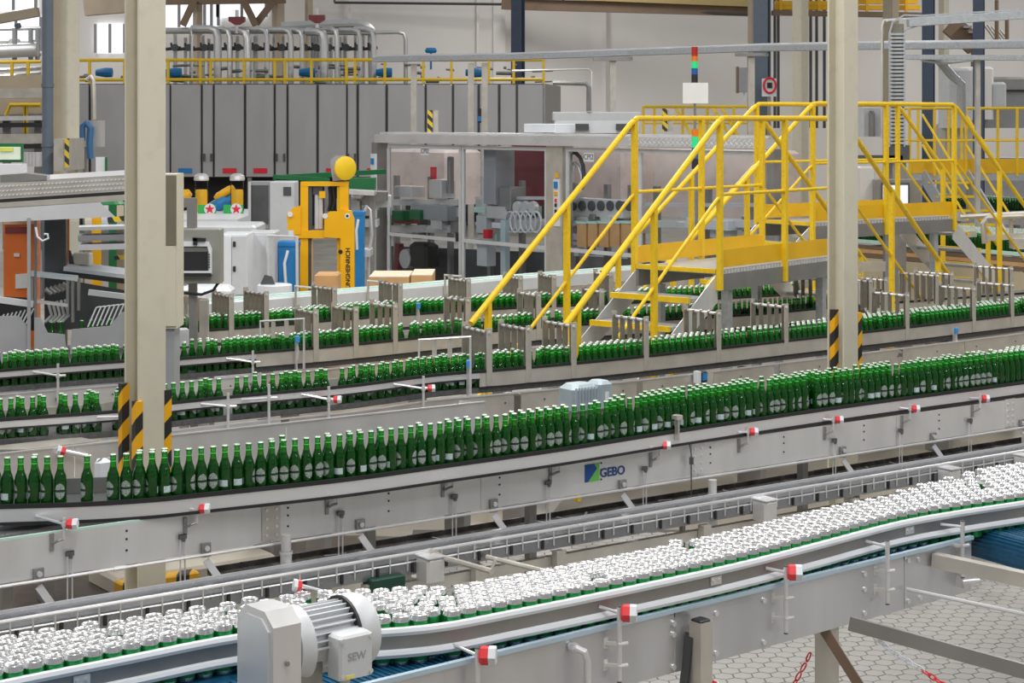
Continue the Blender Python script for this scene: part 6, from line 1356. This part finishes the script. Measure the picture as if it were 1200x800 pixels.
# ================================================================ RIGHT-HAND BOTTLE TABLES
zH = 1.1
h0, h1 = P(985, 279, zH), P(1215, 297.5, zH); dH = (h1-h0).normalized(); nH = V((-dH.y,dH.x,0))
H = thing('bottle_table', 'wide accumulation table with brown timber side under the mass of bottles', 'conveyor', (h0+h1)/2+nH*.5-UP*zH)
k = MB(); k.bar(h0-UP*.02, h1-UP*.02, .06, .05); k.build('mint_edge', M['mint'], H, 0)
for z, m in ((-.10,'brown'),(-.16,'card'),(-.22,'brown')): k = MB(); k.bar(h0+UP*z, h1+UP*z, .03, .055); k.build('side_board', M[m], H, 0)
k = MB(); k.bar(h0-UP*.62-nH*.02, h1-UP*.62-nH*.02, .03, .72); k.build('side_panel', mat('tan_panel', (.55,.47,.32), 0, .6, .06, 3), H, 0)
k = MB(); k.prism([h0-UP*.05, h1-UP*.05, h1+nH*1.6-UP*.05, h0+nH*1.6-UP*.05], (0,0,.04)); k.build('belt', M['chain_belt'], H, 0)
for f in (.1, .5, .9): k = MB(); p = h0+(h1-h0)*f+nH*.8; k.box((p.x,p.y,.5), (.1,1.2,1.0), math.atan2(dH.y,dH.x)); k.build('leg', M['steel_dk'], H, 0)
def mass(o, du, dv, nu, nv, z, row, jit=.006):
    for i in range(nu):
        for j in range(nv):
            p = o+du*((i+.5*(j % 2))*.064)+dv*(j*.058)+V((random.uniform(-jit,jit),random.uniform(-jit,jit),0)); u = 600+p.x*FPX/p.y
            if 1004 < u < 1215: bottle_slots.append((p.x, p.y, z, row))
mass(h0+nH*.1, dH, nH, int((h1-h0).length/.064), 22, zH-.01, 'H')
# upper conveyor behind, with stainless rail frame
u0_, u1_ = P(1100, 240, 1.3), P(1215, 247, 1.3); dU = (u1_-u0_).normalized(); nU = V((-dU.y,dU.x,0))
U2 = thing('bottle_conveyor', 'raised bottle conveyor behind the far right stair foot', 'conveyor', (u0_+u1_)/2-UP*1.3)
k = MB(); k.bar(u0_-UP*.03, u1_-UP*.03, .3, .04); k.build('belt', M['black'], U2, 0); k = MB(); k.bar(u0_-UP*.16-nU*.16, u1_-UP*.16-nU*.16, .03, .2); k.build('side_panel', M['steel_lt'], U2, 0)
for f in (.2, .8): k = MB(); p = u0_+(u1_-u0_)*f; k.bar(V((p.x,p.y,0)), p-UP*.05, .1, .1, dU); k.build('leg', M['steel_dk'], U2, 0)
for j in (0, 1): mass(u0_+nU*(-.03+.06*j)-UP*0, dU, nU, int((u1_-u0_).length/.064), 1, 1.285, 'U')
RF = thing('rail_frame', 'bent stainless rail frame over the right bottle table', 'frame', D(1160,300,21.5)); RF.location.z = 1.0
k = MB(); k.tube([D(1154,285,21.3), D(1152,262,21.3), D(1156,255,21.3), D(1215,252,21.3)], .035, 8); k.build('bent_tube', M['tan_steel'], RF); k = MB(); k.tube([D(1125,254,21.6), D(1215,249,21.6)], .03, 8); k.build('tube', M['tan_steel'], RF)
k = MB(); k.bar(D(1156,279,21.3), D(1200,276,21.3), .05, .07); k.build('shelf', M['tan_steel'], RF, 0); k = MB(); k.bar(D(1124,275,21.6), D(1144,274,21.6), .05, .07); k.build('shelf', M['tan_steel'], RF, 0)
px('gauge', 1188, 280, 1205, 292, .2, 'tan_steel', RF, 21.2)
for u in (1169, 1185): k = MB(); k.cyl(D(u,254,21.35), D(u,278,21.35), .025, 8); k.build('rod', M['tan_steel'], RF)
# chain conveyor with dividers between the right table and the bottle lanes
N2 = thing('divider_conveyor', 'beige conveyor with rows of divider plates in front of the timber table', 'conveyor', V((4.6,18,0)))
nA0 = rail_path(((1000,378),(1060,372),(1130,364),(1215,354)), 1.05, .1)
k = MB(); k.sweep(nA0, [(0,.8),(0,1.02),(.5,1.02),(.5,.8)]); k.build('frame', M['tan_steel'], N2, 0)
for u in (1030, 1120, 1190):
    q, tt = at_u(nA0, u); k = MB(); k.box((q.x,q.y+.3,.4), (.08,.3,.8)); k.build('leg', M['steel_dk'], N2, 0)
for u in (1020, 1038, 1098, 1115, 1185): 
    q, tt = at_u(nA0, u); comb(N2, q, tt, .42, 6, y0=.02, stepb=.075, h=.28)
k = MB(); p = D(1022,312,18.2); k.box(p, (.27,.02,.10), -.1); k.box(p-UP*.09+V((-.12,0,0)), (.03,.02,.2)); k.build('sign_plate', M['tan_steel'], N2, 0)
# ================================================================ PLACE THE BOTTLES
bottle_slots.sort(key=lambda s: s[1]+(0 if s[3] in 'BD' else 4)+(0 if -20 < 600+s[0]*FPX/s[1] < 1220 else 50))
lab = {'B': 'green beer bottle with oval label in the front conveyor file', 'D': 'green beer bottle on the second conveyor behind the open tray',
       'E': 'green beer bottle on the conveyor before the glazed machine', 'F': 'green beer bottle on the far conveyor by the stacker', 'H': 'green beer bottle massed on the timber-sided table', 'U': 'green beer bottle on the raised right conveyor'}
for x, y, z, r in bottle_slots[:300]:
    o = put('beer_bottle', bot_glass, None, (x, y, z)); tag(o, lab[r], 'bottle', {'B':'bottles on the front bottle conveyor','D':'bottles on the second bottle conveyor'}.get(r, 'bottles on the middle conveyors'))
    o.rotation_euler.z = random.uniform(-1.3, 1.9) if random.random() < .75 else random.uniform(2.2, 4.0)
    put('beer', bot_beer, o); put('cap', bot_cap, o); put('neck_beer', bot_nb, o); put('meniscus_glint', bot_neck, o); put('front_label', oval, o); put('back_label', back, o)
def field(rows, name, label, n=9):
    k = MB()
    for x, y, z, r in bottle_slots[300:]:
        if r not in rows: continue
        k.mi = 0; k.lathe([(.029,z),(.0305,z+.01),(.0305,z+.118),(.0245,z+.146),(.0155,z+.176),(.0138,z+.2225)], n, (x,y,0), cap1=False)
        k.mi = 1; k.lathe([(.024,z+.006),(.0285,z+.01),(.0285,z+.118),(.0150,z+.168)], 6, (x,y,0))
        k.mi = 2; k.lathe([(.0155,z+.222),(.0155,z+.230),(.009,z+.235)], 7, (x,y,0))
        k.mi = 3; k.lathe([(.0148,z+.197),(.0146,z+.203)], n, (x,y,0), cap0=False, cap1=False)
        k.mi = 4; k.lathe([(.0138,z+.17),(.0120,z+.1985)], 6, (x,y,0))
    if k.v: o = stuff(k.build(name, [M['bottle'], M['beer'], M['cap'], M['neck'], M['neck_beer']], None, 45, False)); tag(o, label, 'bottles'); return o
field('BD', 'bottle_field', 'further green bottles crowding the second conveyor behind the tray')
field('E', 'bottle_field', 'green bottles crowding the conveyor before the glazed machine')
field('F', 'bottle_field', 'green bottles crowding the far conveyor by the stacker truck')
field('H', 'bottle_field', 'green bottles massed on the timber-sided table'); field('U', 'bottle_field', 'green bottles in line on the raised right conveyor')
print('bottles', len(bottle_slots), 'objects', len(bpy.data.objects))
for o in bpy.data.objects:
    if '_local' in o: del o['_local']
